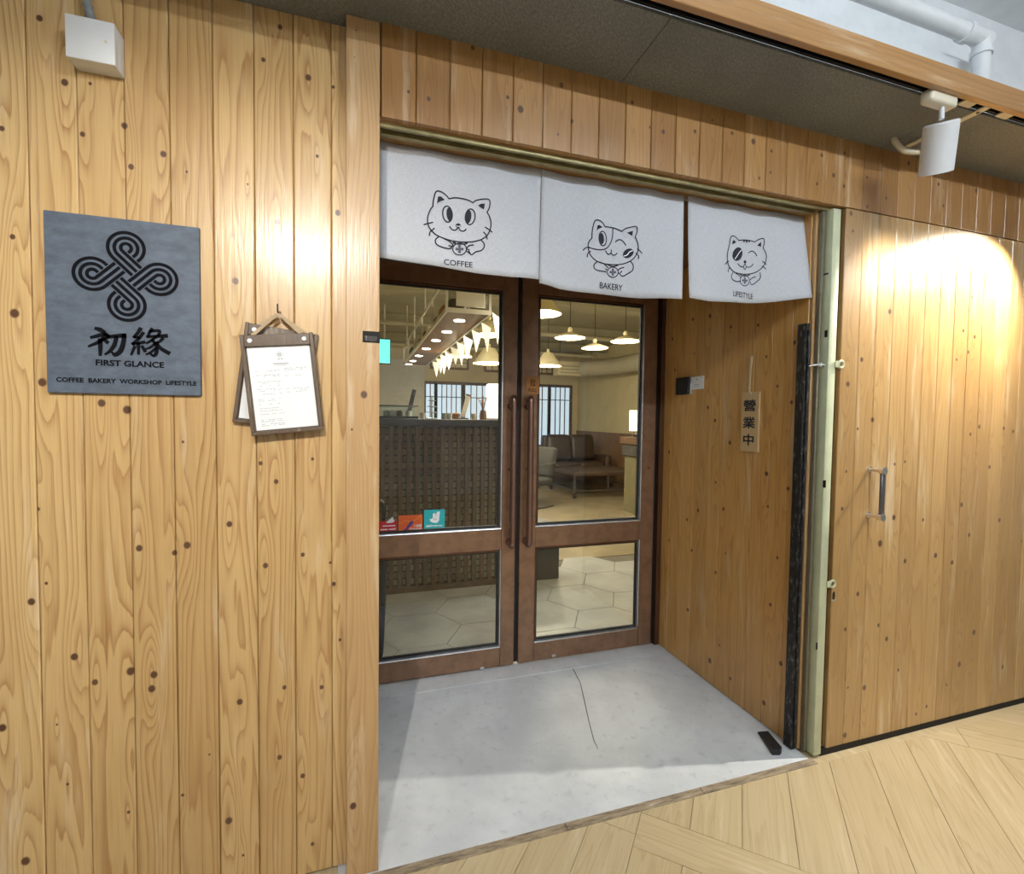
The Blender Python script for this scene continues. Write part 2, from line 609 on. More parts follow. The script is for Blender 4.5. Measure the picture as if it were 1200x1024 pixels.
KL = knot_px([(117,53,11),(193,246,12),(270,250,6),(247,402,9),(373,376,11),(393,500,10),(490,462,11),(505,612,8),(5,385,9),(37,710,9),(43,940,15),(560,515,5),(840,80,9),(790,178,8),(808,298,7),(925,232,11),(1000,260,6),(952,468,6),(790,503,7),(833,665,10),(1014,638,10),(706,843,12),(475,282,4),(743,552,4)], 0, 0, .3905, 'y', .05, .98)
KL += knot_px([(332,90,14),(415,112,15),(137,22,15),(540,187,7),(598,217,5),(323,455,6),(330,538,6),(432,427,5),(513,418,6),(455,565,12),(571,580,10),(612,555,13),(750,486,11),(852,287,8),(903,347,9),(1022,273,6),(868,577,5),(868,622,10),(990,586,8),(1092,682,8),(1080,612,5),(102,740,13),(150,680,6),(376,741,6),(322,807,6),(123,437,7)], 0, 440, .3583, 'y', .05, .98)
KL += knot_px([(242,128,13),(310,211,11),(427,175,15),(503,186,13),(496,232,13),(7,360,14),(784,275,11),(930,228,8),(1052,227,8),(1112,72,6),(914,457,9),(990,517,9),(748,664,13),(597,580,6),(420,636,6),(353,556,4),(220,545,5),(338,458,5),(83,796,15),(1022,740,7),(685,447,4),(185,350,4),(795,777,5)], 0, 724, .3583, 'y', .05, .98)
KR = knot_px([(120,32,8),(127,98,5),(265,400,9),(312,312,7),(160,580,8),(108,672,9),(200,806,8),(540,472,6),(560,552,6),(515,580,5),(600,832,7),(567,860,6),(693,838,6),(728,850,6),(322,963,5),(283,972,5),(640,983,6),(145,840,5),(102,1000,5),(583,495,7),(573,345,6)], 960, 240, .3125, 'y', 0)
KR += knot_px([(285,194,8),(238,283,10),(323,343,7),(428,324,8),(484,348,7),(517,150,7),(543,254,6),(559,587,8),(509,697,8),(260,610,7),(184,777,8),(118,940,8),(162,456,7),(108,164,6),(119,577,6),(233,563,6),(300,716,5),(385,202,5),(659,706,7),(648,203,6),(725,275,5),(397,841,5),(361,867,5),(465,767,4),(128,777,4)], 950, 540, .342, 'y', 0)
KS = knot_px([(85,208,6),(172,125,7),(245,110,8),(335,157,7),(452,150,6),(487,285,6),(607,224,8),(534,411,6),(594,480,8),(548,515,6),(95,341,5),(236,502,7),(267,558,7),(330,653,8),(487,786,9),(568,727,5),(580,850,8),(493,927,6),(303,937,7),(194,943,7),(147,983,6),(70,693,6),(178,272,4),(282,48,4),(270,823,5)], 765, 340, .2735, 'x', 1.725)
KS += knot_px([(68,117,5),(161,159,6),(301,171,4),(260,250,6),(516,189,6),(487,383,7),(145,404,7),(236,615,10),(276,551,5),(530,627,9),(321,689,6),(460,790,9)], 765, 600, .283, 'x', 1.725)
KH = knot_px([(98,210,5),(156,174,4),(223,217,6),(294,245,9),(354,277,5),(314,368,5),(351,349,5),(523,291,6),(600,284,5),(563,358,7),(598,394,6),(507,387,5),(675,463,5),(675,365,4),(739,435,5),(814,318,7),(914,388,6),(1040,410,7),(930,460,5)], 780, 80, .35, 'y', 0)
KH += knot_px([(440,160,7),(225,307,5),(293,331,7),(557,326,6),(600,366,11),(737,285,8),(773,405,6),(725,450,4),(974,343,6),(1078,441,7),(1033,427,4),(1184,440,6)], 400, 0, .35, 'y', 0)
KP = knot_px([(85,238,9),(30,325,3),(52,333,3)], 390, 360, .43, 'y', 0) + knot_px([(1155,615,10)], 0, 724, .3583, 'y', 0) + knot_px([(98,202,5), (88,381,4)], 400, 0, .1757, 'y', 0)

ZC, ZH, YD, XS, YL = 2.5421, 2.277, 1.0483, 1.7247, .0512

# ================================================================== STRUCTURE
# --- left wall of pine boards
wl = MB().box(-4.5, -.02, YL + .018, YL + .12, 0, 2.56).build('wall_left', 'ply')
tag(wl, 'tall pine board wall carrying the grey shop sign', 'wall', kind='structure')
edges = [-.136 - .1015 * k for k in range(30)][::-1] + [-.04]
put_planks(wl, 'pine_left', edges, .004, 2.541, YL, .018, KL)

# --- header above the doorway and sliding door
hd = MB().box(0, 5.5, .02, .03, ZH + .012, 2.56).build('wall_front', 'ply')
tag(hd, 'band of short pine boards above the doorway and sliding door', 'wall', kind='structure')
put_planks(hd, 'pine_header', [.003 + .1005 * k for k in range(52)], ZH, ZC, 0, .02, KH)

# --- post beside the doorway
po = MB().box(-.0938, 0, 0, .05, .0, ZC - .001, bev=.002).build('trim_1', 'pine_post', org=(-.0469, 0, 0))
ks = [(p.x + .0469, p.z, r) for p, r in KP]
for q in range(NK):
    po['k%d' % q] = [float(c) for c in (ks[q] if q < len(ks) else (0, -50, .001))]
tag(po, 'pale tall wooden post at the edge of the doorway', 'post', kind='structure')
# torn latch hole in the post, with a bright strike plate
hp = px(435, 395, 'y', 0)
MB().box(hp.x - .024, hp.x + .0245, -.0015, .004, hp.z - .016, hp.z + .017).build('latch_hole', 'dark_gap', po)
MB().box(hp.x - .020, hp.x + .018, -.0035, -.001, hp.z - .013, hp.z + .004, bev=.001).build('strike_plate', 'iron', po)

# --- recess side wall
sw = MB().box(XS + .018, XS + .03, .075, YD + .1, 0, ZH + .02).build('wall_right', 'ply')
tag(sw, 'amber pine board side wall of the entrance recess', 'wall', kind='structure')
se = [.067] + [.142 + .1035 * k for k in range(9)] + [1.0483]
put_planks(sw, 'pine_side', se, .004, ZH, XS, .018, KS, axis='y')
# end strip of the side wall beside the gate
tr = MB().box(XS + .004, XS + .03, .052, .066, .004, ZH, bev=.002).build('trim_2', 'pine_post')
for q in range(NK): tr['k%d' % q] = [0.0, -50.0, .001]
tag(tr, 'narrow wooden edge strip closing the recess side wall', 'trim', kind='structure')

# --- recess left wall (behind the post), recess ceiling
lw = MB().box(-.135, -.118, .175, YD + .1, 0, ZH).build('wall_recess', 'ply')
tag(lw, 'plain side wall of the entrance recess behind the post', 'wall', kind='structure')
rc = MB().box(-.12, XS + .02, .13, YD + .1, ZH, ZH + .02).build('ceiling_recess', 'ply')
tag(rc, 'low board ceiling over the entrance recess', 'ceiling', kind='structure')

# --- olive metal channel and wood strip under the header
ch = thing('trim_3', 'dull olive metal gate track running under the header boards', 'track', (.87, .05, ZH - .015), kind='structure')
MB().box(0, 1.80, .026, .036, ZH - .014, ZH + .004, bev=.001).build('track_lip', 'olive_alu', ch)
MB().box(0, 1.80, .036, .062, ZH - .004, ZH + .004).build('track_groove', 'olive_dark', ch)
MB().box(0, 1.80, .062, .084, ZH - .014, ZH + .004, bev=.001).build('track_lip', 'olive_alu', ch)
ws = MB().box(0, 1.74, .0855, .135, ZH - .006, ZH + .006, bev=.001).build('trim_4', 'beam_wood')
tag(ws, 'thin wooden strip behind the metal gate track', 'trim', kind='structure')
we = MB().box(0, 1.80, .0205, .0255, ZH - .002, ZH + .01).build('trim_5', 'beam_wood')
tag(we, 'slim wooden edge in front of the metal gate track', 'trim', kind='structure')

# --- ceiling soffit of cement boards with a seam
so = thing('ceiling', 'low dark grey cement board soffit above the shop front', 'ceiling', (.8, -.1, ZC), kind='structure')
sx = .7868
for x0, x1 in ((-4.5, sx - 1.22), (sx - 1.218, sx - .0012), (sx + .0012, sx + 1.22), (sx + 1.2224, sx + 2.44), (sx + 2.4424, 5.5)):
    MB().box(x0, x1, -.272, .16, ZC, ZC + .012, bev=.0015).build('cement_board', 'cement', so)
tk = MB()
tk.box(-4.5, 5.5, -.307, -.272, ZC + .05, ZC + .06)
tk.box(-4.5, 5.5, -.2745, -.272, ZC + .0125, ZC + .05)
tk = tk.build('trim_6', 'dark_gap'); tag(tk, 'dark recessed lighting slot beside the fascia beam', 'slot', kind='structure')
rail = MB()
rail.box(-4.4, 5.4, -.302, -.298, ZC + .012, ZC + .05); rail.box(-4.4, 5.4, -.281, -.277, ZC + .012, ZC + .05)
rail = tag(rail.build('lighting_track', 'black'), 'black lighting track rail inside the dark slot', 'track')
bm_ = MB().box(-4.5, 5.5, -.329, -.3072, ZC - .004, 2.617, bev=.002).build('trim_7', 'beam_wood')
bm_.rotation_euler = (0, 0, 0)
tag(bm_, 'long wooden fascia beam edging the cement soffit', 'beam', kind='structure')

# --- corridor shell
up = MB().box(-4.5, 7.0, .16, .26, 2.56, 3.42).build('wall_upper', 'white_paint')
tag(up, 'white painted wall above the soffit behind the pipes', 'wall', kind='structure')
cc = MB().box(-4.5, 7.0, -5.0, .26, 3.42, 3.5).build('ceiling_corridor', 'white_paint')
tag(cc, 'high white corridor ceiling', 'ceiling', kind='structure')
for nm, b, lab in (('wall_behind', (-4.5, 7, -5.1, -5.0, 0, 3.42), 'white corridor wall facing the shop front'),
                   ('wall_end_left', (-4.6, -4.5, -5, .26, 0, 3.42), 'white end wall of the corridor beyond the shop sign'),
                   ('wall_end_right', (7.0, 7.1, -5, .26, 0, 3.42), 'white end wall of the corridor beyond the sliding door')):
    tag(MB().box(*b).build(nm, 'white_paint'), lab, 'wall', kind='structure')
rw = MB().box(5.5, 7.0, 0.0, .16, 0, 2.56).build('wall_shop_end', 'white_paint')
tag(rw, 'white wall past the end of the sliding door', 'wall', kind='structure')

# --- floors
fl = MB().box(-4.5, 7.0, -5.0, -.004, -.05, -.0085).box(-4.5, -.121, -.004, .17, -.05, -.0085).box(XS + .005, 7.0, -.004, .16, -.05, -.0085).build('floor', 'vinyl')
tag(fl, 'pale oak plank corridor floor laid in a zigzag', 'floor', kind='structure')


def clip(poly, nx, ny, c):
    out = []
    for i in range(len(poly)):
        p, q = poly[i], poly[(i + 1) % len(poly)]
        dp, dq = p[0] * nx + p[1] * ny - c, q[0] * nx + q[1] * ny - c
        if dp <= 0: out.append(p)
        if (dp < 0 < dq) or (dq < 0 < dp):
            t = dp / (dp - dq); out.append((p[0] + (q[0] - p[0]) * t, p[1] + (q[1] - p[1]) * t))
    return out


O2 = Vector((.905, -.04)); AU = Vector((.7315, -.6820)); BV = Vector((.6820, .7315))


def floor_plank(a0, a1, b0, b1, along):
    g = .0009
    a0 += g; a1 -= g; b0 += g; b1 -= g
    P = [O2 + AU * a + BV * b for a, b in ((a0, b0), (a1, b0), (a1, b1), (a0, b1))]
    P = clip([(p.x, p.y) for p in P], 0, 1, -.036)
    P = clip(P, 0, -1, 2.2) if P else P
    if P: P = clip(P, -1, 0, 2.2)
    if P: P = clip(P, 1, 0, 4.5)
    if len(P) < 3: return
    c = O2 + AU * ((a0 + a1) / 2) + BV * ((b0 + b1) / 2)
    d = BV if along == 'b' else AU
    ang = math.atan2(d.y, d.x) - math.pi / 2
    M = Matrix.Rotation(-ang, 2)
    L = [M @ (Vector(p) - c) for p in P]
    bm = bmesh.new()
    B = [bm.verts.new((q.x, q.y, -.008)) for q in L]; T = [bm.verts.new((q.x, q.y, -random.uniform(.0001, .0005))) for q in L]
    bm.faces.new(B); bm.faces.new(T)
    for i in range(len(L)):
        j = (i + 1) % len(L); bm.faces.new((B[i], B[j], T[j], T[i]))
    bmesh.ops.recalc_face_normals(bm, faces=bm.faces)
    me = bpy.data.meshes.new('floor_plank'); bm.to_mesh(me); bm.free(); me.materials.append(MAT['vinyl'])
    o = bpy.data.objects.new('floor_plank', me); COL.objects.link(o)
    o.parent = fl; o.location = Vector((c.x, c.y, 0)) - WORG['floor']; o.rotation_euler.z = ang


for k in range(14):
    floor_plank(.163 * k, .163 * (k + 1), 0, .99, 'b')
floor_plank(0, 1.22, -.15, 0, 'a'); floor_plank(1.22, 2.44, -.15, 0, 'a')
for k in range(14):
    floor_plank(.155 * k, .155 * (k + 1), -1.37, -.15, 'b')
for k in range(14):
    s = -.35 * (k % 3)
    for j in range(-2, 2):
        floor_plank(-.155 * (k + 1), -.155 * k, s + 1.22 * j - .1, s + 1.22 * (j + 1) - .1, 'b')
for k in range(8):
    s = -.4 * (k % 3)
    for j in range(0, 4):
        floor_plank(s + 1.22 * j, s + 1.22 * (j + 1), .99 + .155 * k, .99 + .155 * (k + 1), 'a')

rf = MB().box(-.12, XS + .004, -.004, YD + .06, -.05, 0).build('floor_recess', 'concrete')
tag(rf, 'smooth pale grey concrete floor of the entrance recess', 'floor', kind='structure')
# hairline crack and the low ridge by the doors
crk = [px(a, b, 'z', 0) for a, b in ((668, 772), (672, 785), (680, 800), (685, 822), (690, 845), (696, 868), (701, 878))]
put_f = lambda x, y: Vector((x, y, .0012))
MB().stroke([(p.x, p.y) for p in crk], [.004, .005, .004, .005, .004, .004, .002], put_f).build('floor_crack', flat('crack', (.12, .12, .12), .9), rf, smooth=False)
MB().box(-.11, XS, YD - .12, YD - .002, 0.0, .0045, bev=.003).build('floor_ridge', 'concrete', rf)
# threshold: two worn timber lengths
th = thing('trim_8', 'worn chipped wooden threshold strip along the recess floor', 'threshold', (.8, -.02, 0), kind='structure')
for x0, x1 in ((-.02, .62), (.622, 1.18), (1.182, 1.74)):
    MB().box(x0, x1, -.036, -.0045, -.008, .0035, bev=.0015).build('strip', 'threshold', th)
sk = MB().box(1.80, 5.5, .004, .017, -.008, .0235).build('trim_9', 'dark_gap')  # solid black strip, the shade below the door put in as colour
tag(sk, 'black strip painting the shade under the sliding door', 'gap', kind='structure')

# ================================================================== DOORS
def glass_door(name, x0, x1, sl, sr, label, hx, hinge):
    d = thing(name, label, 'door', ((x0 + x1) / 2, YD, 0), kind='structure')
    y0, y1 = YD, YD + .045
    ztop = 2.19
    MB().box(x0, x0 + sl, y0, y1, .012, ztop, bev=.0025).build('stile', 'bronze', d)
    MB().box(x1 - sr, x1, y0, y1, .012, ztop, bev=.0025).build('stile', 'bronze', d)
    gx0, gx1 = x0 + sl, x1 - sr
    for za, zb in ((.012, .118), (.672, .788), (2.10, ztop)):
        MB().box(gx0, gx1, y0 + .0015, y1 - .001, za, zb, bev=.002).build('rail', 'bronze', d)
    for za, zb in ((.118, .672), (.788, 2.10)):
        bd = MB()
        w = .012
        bd.prism([(gx0, y0 + .002, za), (gx0, y0 + .004, za + .006), (gx0, y0 + .02, za + w), (gx0, y0 + .03, za + w), (gx0, y0 + .03, za)], (gx1 - gx0, 0, 0))
        bd.prism([(gx1, y0 + .004, za + w), (gx1 - .004, y0 + .005, za + w), (gx1 - w, y0 + .02, za + w), (gx1 - w, y0 + .03, za + w), (gx1, y0 + .03, za + w)], (0, 0, zb - za - w))
        bd.build('glazing_bead', 'alu', d)  # paler metal than the other beads, painting in their bright reflection
        bd = MB()
        bd.box(gx0, gx1 - w, y0 + .006, y0 + .03, zb - w, zb, bev=.0025)
        bd.box(gx0, gx0 + w, y0 + .006, y0 + .03, za + w, zb - w, bev=.0025)
        bd.build('glazing_bead', 'bronze_dark', d)
        gk = MB()
        for bx in ((gx0 + w, gx1 - w, za + w, za + w + .008), (gx0 + w, gx1 - w, zb - w - .008, zb - w),
                   (gx0 + w, gx0 + w + .007, za + w + .008, zb - w - .008), (gx1 - w - .007, gx1 - w, za + w + .008, zb - w - .008)):
            gk.box(bx[0], bx[1], y0 + .016, y0 + .032, bx[2], bx[3])
        g_ = gk.build('gasket', 'rubber', d)
        MB().box(gx0 + w, gx1 - w, y0 + .021, y0 + .027, za + w, zb - w).build('glass_pane', 'glass', d)
    # D shaped pull handle
    yo = YD - .056
    path = bez([(hx, YD, 1.475), (hx, YD - .028, 1.505), (hx, yo + .004, 1.512), (hx, yo, 1.47)], 6) + \
        bez([(hx, yo, 1.40), (hx, yo, 1.1), (hx, yo, .80)], 3) + bez([(hx, yo, .745), (hx, yo + .006, .712), (hx, YD - .028, .705), (hx, YD, .715)], 6)
    h = MB().tube(path, .0175, 16).build('pull_handle', 'handle_brown', d)
    MB().cyl((hx, YD - .006, .715), (hx, YD + .001, .715), .024, n=18).build('handle_rose', 'handle_brown', d)
    MB().cyl((hx, YD - .006, 1.475), (hx, YD + .001, 1.475), .024, n=18).build('handle_rose', 'handle_brown', d)
    return d


dl = glass_door('door_1', -.112, .771, .08, .081, 'brown metal framed glass door bearing small stickers', .737, -1)
dr = glass_door('door_2', .797, 1.665, .095, .09, 'brown metal framed glass door with square wooden pull tag', .835, 1)
# locks and bolts
for d, pts in ((dl, ((597, 550),)), (dr, ((618, 550), (760, 548)))):
    for a, b in pts:
        p = px(a, b, 'y', YD)
        MB().cyl((p.x, YD - .004, p.z), (p.x, YD + .002, p.z), .009, n=14).build('lock_cylinder', 'handle_brown', d)
for d, (a, b) in ((dl, (565, 783)), (dr, (649, 768))):
    p = px(a, b, 'y', YD)
    MB().prism([(p.x + .013 * math.cos(t), YD - .002, p.z + .008 * math.sin(t)) for t in [k * math.pi / 7 for k in range(14)]], (0, .003, 0)).build('bolt_cap', 'alu', d)

fr = thing('trim_10', 'dark brown metal frame around the glass doors', 'door frame', (.8, YD, 0), kind='structure')
MB().box(1.693, XS - .001, YD - .004, YD + .06, 0, 2.276, bev=.002).build('jamb', 'bronze_dark', fr)
MB().box(-.118, -.1135, YD - .004, YD + .06, 0, 2.276).build('jamb', 'bronze_dark', fr)
MB().box(-.113, 1.692, YD - .004, YD + .06, 2.197, 2.276, bev=.002).build('head', 'bronze_dark', fr)
MB().box(1.6655, 1.6925, YD + .03, YD + .05, .0, 2.196).build('seal', 'rubber', fr)
MB().box(.7715, .7965, YD + .026, YD + .044, .012, 2.19).build('seal', 'rubber', fr)

# tan pull tag on the door stile: 拉 PULL
a = px(617, 441, 'y', YD); b = px(632, 462, 'y', YD)
x0, x1, z0, z1 = a.x - .002, b.x - .002, b.z, a.z
tg = thing('pull_tag', 'small tan square tag with dark writing stuck above the door pull', 'tag', ((x0 + x1) / 2, YD - .003, z0))
MB().box(x0, x1, YD - .0035, YD - .0005, z0, z1, bev=.0008).build('plate', flat('tan_plate', srgb(190, 138, 82), .6), tg)
pt = lambda x, z: Vector((x, YD - .0042, z))
w_ = x1 - x0; h_ = z1 - z0
text_mesh('拉', pt, x0 + .3 * w_, x1 - .3 * w_, z0 + .46 * h_, z0 + .86 * h_, .01).build('lettering', 'ink', tg, smooth=False)
text_mesh('PULL', pt, x0 + .18 * w_, x1 - .18 * w_, z0 + .12 * h_, z0 + .32 * h_, .01).build('lettering', 'ink', tg, smooth=False)

# stickers on the left pane
YG = YD + .0205


def sticker(name, label, c0, c1, col):
    a = px(*c0, 'y', YG); b = px(*c1, 'y', YG)
    a.z += .013; b.z += .013
    t = thing(name, label, 'sticker', ((a.x + b.x) / 2, YG, b.z))
    MB().box(a.x, b.x, YG - .0012, YG - .0002, b.z, a.z).build('sheet', flat(name + '_sheet', col, .45, var=.04), t, smooth=False)
    return t, (lambda u, v: Vector((a.x + (b.x - a.x) * u, YG - .0018, b.z + (a.z - b.z) * v)))


white_ink = flat('white_ink', (.85, .86, .88), .6, var=.02)
t, P = sticker('glass_sticker', 'teal square sticker with white animal head emblem on glass', (497, 600.5), (521, 621), srgb(30, 170, 178))
S = lambda q: [(a, 1 - b) for a, b in q]
MB().fill(S([(.27, .50), (.42, .46), (.42, .20), (.54, .19), (.57, .40), (.62, .12), (.76, .10), (.72, .60), (.62, .72), (.44, .70), (.30, .62)]), P).build('emblem', white_ink, t, smooth=False)
for q in ((.47, .50), (.57, .53)):
    MB().fill([(c[0], c[1]) for c in ell(q[0], 1 - q[1], .025, .03)], lambda u, v: P(u, v) + Vector((0, -.0004, 0))).build('emblem_eye', flat('st_teal', srgb(30, 170, 178), .5), t, smooth=False)
text_mesh('deliveroo', P, .10, .90, .09, .21, .02).build('lettering', white_ink, t, smooth=False)
t, P = sticker('glass_sticker', 'orange sticker with purple curl and white lettering on glass', (467, 607), (495, 624.5), srgb(226, 100, 38))
MB().stroke(bez(S([(.12, .98), (.32, .86), (.46, .62), (.56, .42)]), 6), [.05] * 4 + [.09] * 6 + [.14] * 9, P).build('emblem', flat('st_purple', srgb(84, 56, 140), .5), t, smooth=False)
MB().stroke(bez(S([(.03, .50), (.3, .34), (.6, .38), (.95, .06)]), 6), .03, P).build('swoosh', flat('st_gold', srgb(240, 160, 70), .5), t, smooth=False)
text_mesh('八達通', P, .62, .95, .24, .42, .02).build('lettering', white_ink, t, smooth=False)
text_mesh('Octopus', P, .46, .95, .07, .22, .02).build('lettering', white_ink, t, smooth=False)
t, P = sticker('glass_sticker', 'red sticker with white cloud mark and lettering on glass', (441, 614), (465, 627.5), srgb(196, 34, 46))
MB().fill([(.45, .86), (.55, 1.0), (.68, 1.18), (.80, 1.32), (.84, 1.1), (.90, .98), (.80, .86), (.6, .84)], P).build('emblem', white_ink, t, smooth=False)
for z, x0_, x1_ in ((.62, .3, .92), (.34, .2, .55), (.34, .62, .95)):
    MB().stroke([(x0_, z), (x1_, z)], .09, P, cap=False).build('lettering', white_ink, t, smooth=False)

# sliding pine door on the corridor side
sd = MB().box(1.826, 5.45, .018, .046, .026, ZH - .006).build('door_3', 'ply')
tag(sd, 'wide sliding door faced with narrow pine boards', 'door', kind='structure')
put_planks(sd, 'pine_panel', [1.826 + .0962 * k for k in range(38)], .024, ZH - .005, .0, .018, KR)
sp_ = px(977, 698, 'y', 0)
MB().prism([(sp_.x + .007 * math.cos(t), -.001, sp_.z + .018 * math.sin(t)) for t in [k * math.pi / 8 for k in range(16)]], (0, .003, 0)).build('keyhole', 'dark_gap', sd)
MB().box(sp_.x - .012, sp_.x + .01, -.0015, .001, sp_.z - .022, sp_.z - .016, bev=.0005).build('keyhole_lip', 'alu', sd)
# pull handle on it
ha = px(1018, 550, 'y', 0); hb = px(1018, 603, 'y', 0)
hx = (ha.x + hb.x) / 2
hh = MB()
yo = -.052
hh.box(hx - .010, hx + .012, yo - .008, yo + .004, hb.z - .004, ha.z + .004, bev=.003)
hnd = hh.build('bar_handle', flat('dark_steel', (.16, .16, .17), .3, metal=.7), sd)
for z in (ha.z, hb.z):
    m = MB()
    m.cyl((hx, .001, z), (hx, -.005, z), .013, n=18)
    m.cyl((hx, -.005, z), (hx, yo + .004, z), .0085, n=14)
    m.cyl((hx, yo - .012, z), (hx, yo + .008, z), .0155, n=18)
    m.build('handle_post', 'chrome', sd)

# ================================================================== GATE HARDWARE
gp = thing('gate_post', 'pale green painted steel gate post beside the sliding door', 'post', (1.776, .02, 0))
MB().box(1.756, 1.797, -.002, .042, .004, ZH - .0145, bev=.004, seg=2).build('upright', 'pale_green', gp)
for (a, b) in ((985, 427), (975, 684)):
    p = px(a, b, 'y', -.004)
    m = MB()
    m.box(1.79, p.x - .011, -.008, -.003, p.z - .013, p.z + .013, bev=.001)
    ring = [(p.x + .014 * math.cos(t), -.0055, p.z + .014 * math.sin(t)) for t in [k * math.pi / 9 for k in range(18)]]
    m.tube(ring, .005, 8, closed=True)
    m.build('eye_tab', 'pale_green', gp)
for (a, b, w, h) in ((968, 391, .012, .028), (966, 567, .012, .03), (968, 321, .02, .006), (957, 757, .006, .03)):
    p = px(a, b, 'x', 1.7555)
    MB().box(1.7548, 1.757, p.y - w / 2, p.y + w / 2, p.z - h / 2, p.z + h / 2).build('slot', 'dark_gap', gp)
gr = thing('gate_rail', 'worn black iron gate rail standing against the recess side wall', 'rail', (1.716, .075, 0))
zt = px(941, 379, 'y', .07).z
m = MB(); m.box(1.700, 1.7215, .056, .062, .004, zt, bev=.001); m.box(1.700, 1.706, .062, .098, .004, zt, bev=.001)
m.build('angle_bar', 'iron', gr)
m = MB(); m.tube([(1.7105, .050, .02), (1.7105, .050, zt - .03)], .0055, 8)
m.build('rod', 'iron', gr)
gs = MB(); gs.box(1.7395, 1.7535, .030, .050, .004, ZH - .0145, bev=.003)
tag(gs.build('gate_channel', flat('drab_metal', srgb(128, 120, 100), .45, metal=.3)), 'slim drab metal channel between iron rail and green post', 'channel')
lk = px(955, 428, 'y', .03)
m = MB(); m.tube([(1.7045, .0415, lk.z - .004), (1.715, .036, lk.z), (1.735, .022, lk.z + .002), (1.7535, .010, lk.z + .001)], .0032, 8)
m.tube([(1.7385 + .008 * math.cos(t), .018, lk.z + .002 + .008 * math.sin(t)) for t in [k * math.pi / 6 for k in range(12)]], .0028, 6, closed=True)
tag(m.build('gate_hook', 'alu'), 'small bright hook linking the iron rail to the green post', 'hook')

# black door wedge on the recess floor
q = [px(a, b, 'z', 0) for a, b in ((888, 859), (900, 858), (916, 882), (914, 885), (905, 885))]
m = MB()
A = [Vector((p.x, p.y, .0005)) for p in q]
hts = (.006, .006, .024, .026, .026)
vb = [m.bm.verts.new(p) for p in A]; vt = [m.bm.verts.new(p + Vector((0, 0, h))) for p, h in zip(A, hts)]
m.bm.faces.new(vb); m.bm.faces.new(vt)
for i in range(5):
    j = (i + 1) % 5; m.bm.faces.new((vb[i], vb[j], vt[j], vt[i]))
tag(m.build('door_wedge', 'rubber', smooth=False), 'black rubber door wedge lying on the concrete recess floor', 'door wedge')

# ================================================================== NOREN
Z_T = 2.269
panels = [
    (.004, .5425, [(447, 302), (475, 305), (510, 311), (560, 320), (600, 326), (634, 327)]),
    (.5445, 1.128, [(634, 331), (644, 333.5), (656, 338), (675, 341), (713, 345), (752, 349), (799, 351.5)]),
    (1.147, 1.7235, [(803, 349), (830, 353), (870, 354.5), (905, 354.5), (945, 352)]),
]


def sst(t):
    t = max(0, min(1, t)); return t * t * (3 - 2 * t)


def cloth_y(x, z):
    s = max(0, (Z_T - z) / .38)
    y = .110 + s * (.010 * math.sin(9 * x + .6) + .005 * math.sin(21 * x + 1)) + .004 * math.sin(31 * x) * (1 - s)
    y += s * .012 * math.exp(-((x - .543) / .05) ** 2)
    y -= .055 * s * sst((x - 1.45) / .27)
    y -= .012 * s * sst((.10 - x) / .1)
    return y


nr = thing('shop_curtain', 'pale fabric shop curtain printed with three cats above the doors', 'curtain', (.86, .11, 1.88))
rod = MB().cyl((.001, .128, Z_T - .008), (1.7235, .128, Z_T - .008), .005, n=12).build('curtain_rod', 'alu', nr)
cl_panels = []
for (xa, xb, bot) in panels:
    bz = [px(a, b, 'y', .11) for a, b in bot]
    bz = [(p.x, p.z) for p in bz]
    NX, NZ = 36, 18
    m = MB(); grid = []
    for i in range(NX + 1):
        x = xa + (xb - xa) * i / NX
        xq = xa + .002 + (x - xa)
        zb = bz[0][1]
        for (p, q) in zip(bz, bz[1:]):
            if p[0] <= xq <= q[0] or (q is bz[-1] and xq > q[0]):
                zb = p[1] + (q[1] - p[1]) * min(1.0, (xq - p[0]) / (q[0] - p[0])); break
        ztop = Z_T - .004 * abs(math.sin(5.3 * x + .4)) - .003 * math.sin(13 * x) ** 2
        row = []
        for j in range(NZ + 1):
            z = ztop + (zb - ztop) * j / NZ
            s = j / NZ
            xx = x
            if xa > 1.1: xx += -.012 * s * (1 - i / NX) * 0 + .014 * math.sin(math.pi * s) * 0 + (.012 * s ** 2 if i == 0 else .012 * s ** 2 * (1 - i / NX))
            elif xa > .5: xx += -.004 * s ** 2 * (i / NX)
            row.append(m.bm.verts.new((xx, cloth_y(x, z), z)))
        grid.append(row)
    for i in range(NX):
        for j in range(NZ):
            m.bm.faces.new((grid[i][j], grid[i][j + 1], grid[i + 1][j + 1], grid[i + 1][j]))
    o = m.build('curtain_panel', 'cloth', nr, recalc=False)
    md = o.modifiers.new('thickness', 'SOLIDIFY'); md.thickness = .0012; md.offset = 1 if o.data.polygons[0].normal.y > 0 else -1
    cl_panels.append(o)


def cloth_put(lift=.0016):
    return lambda x, z: Vector((x, cloth_y(x, z) - lift, z))


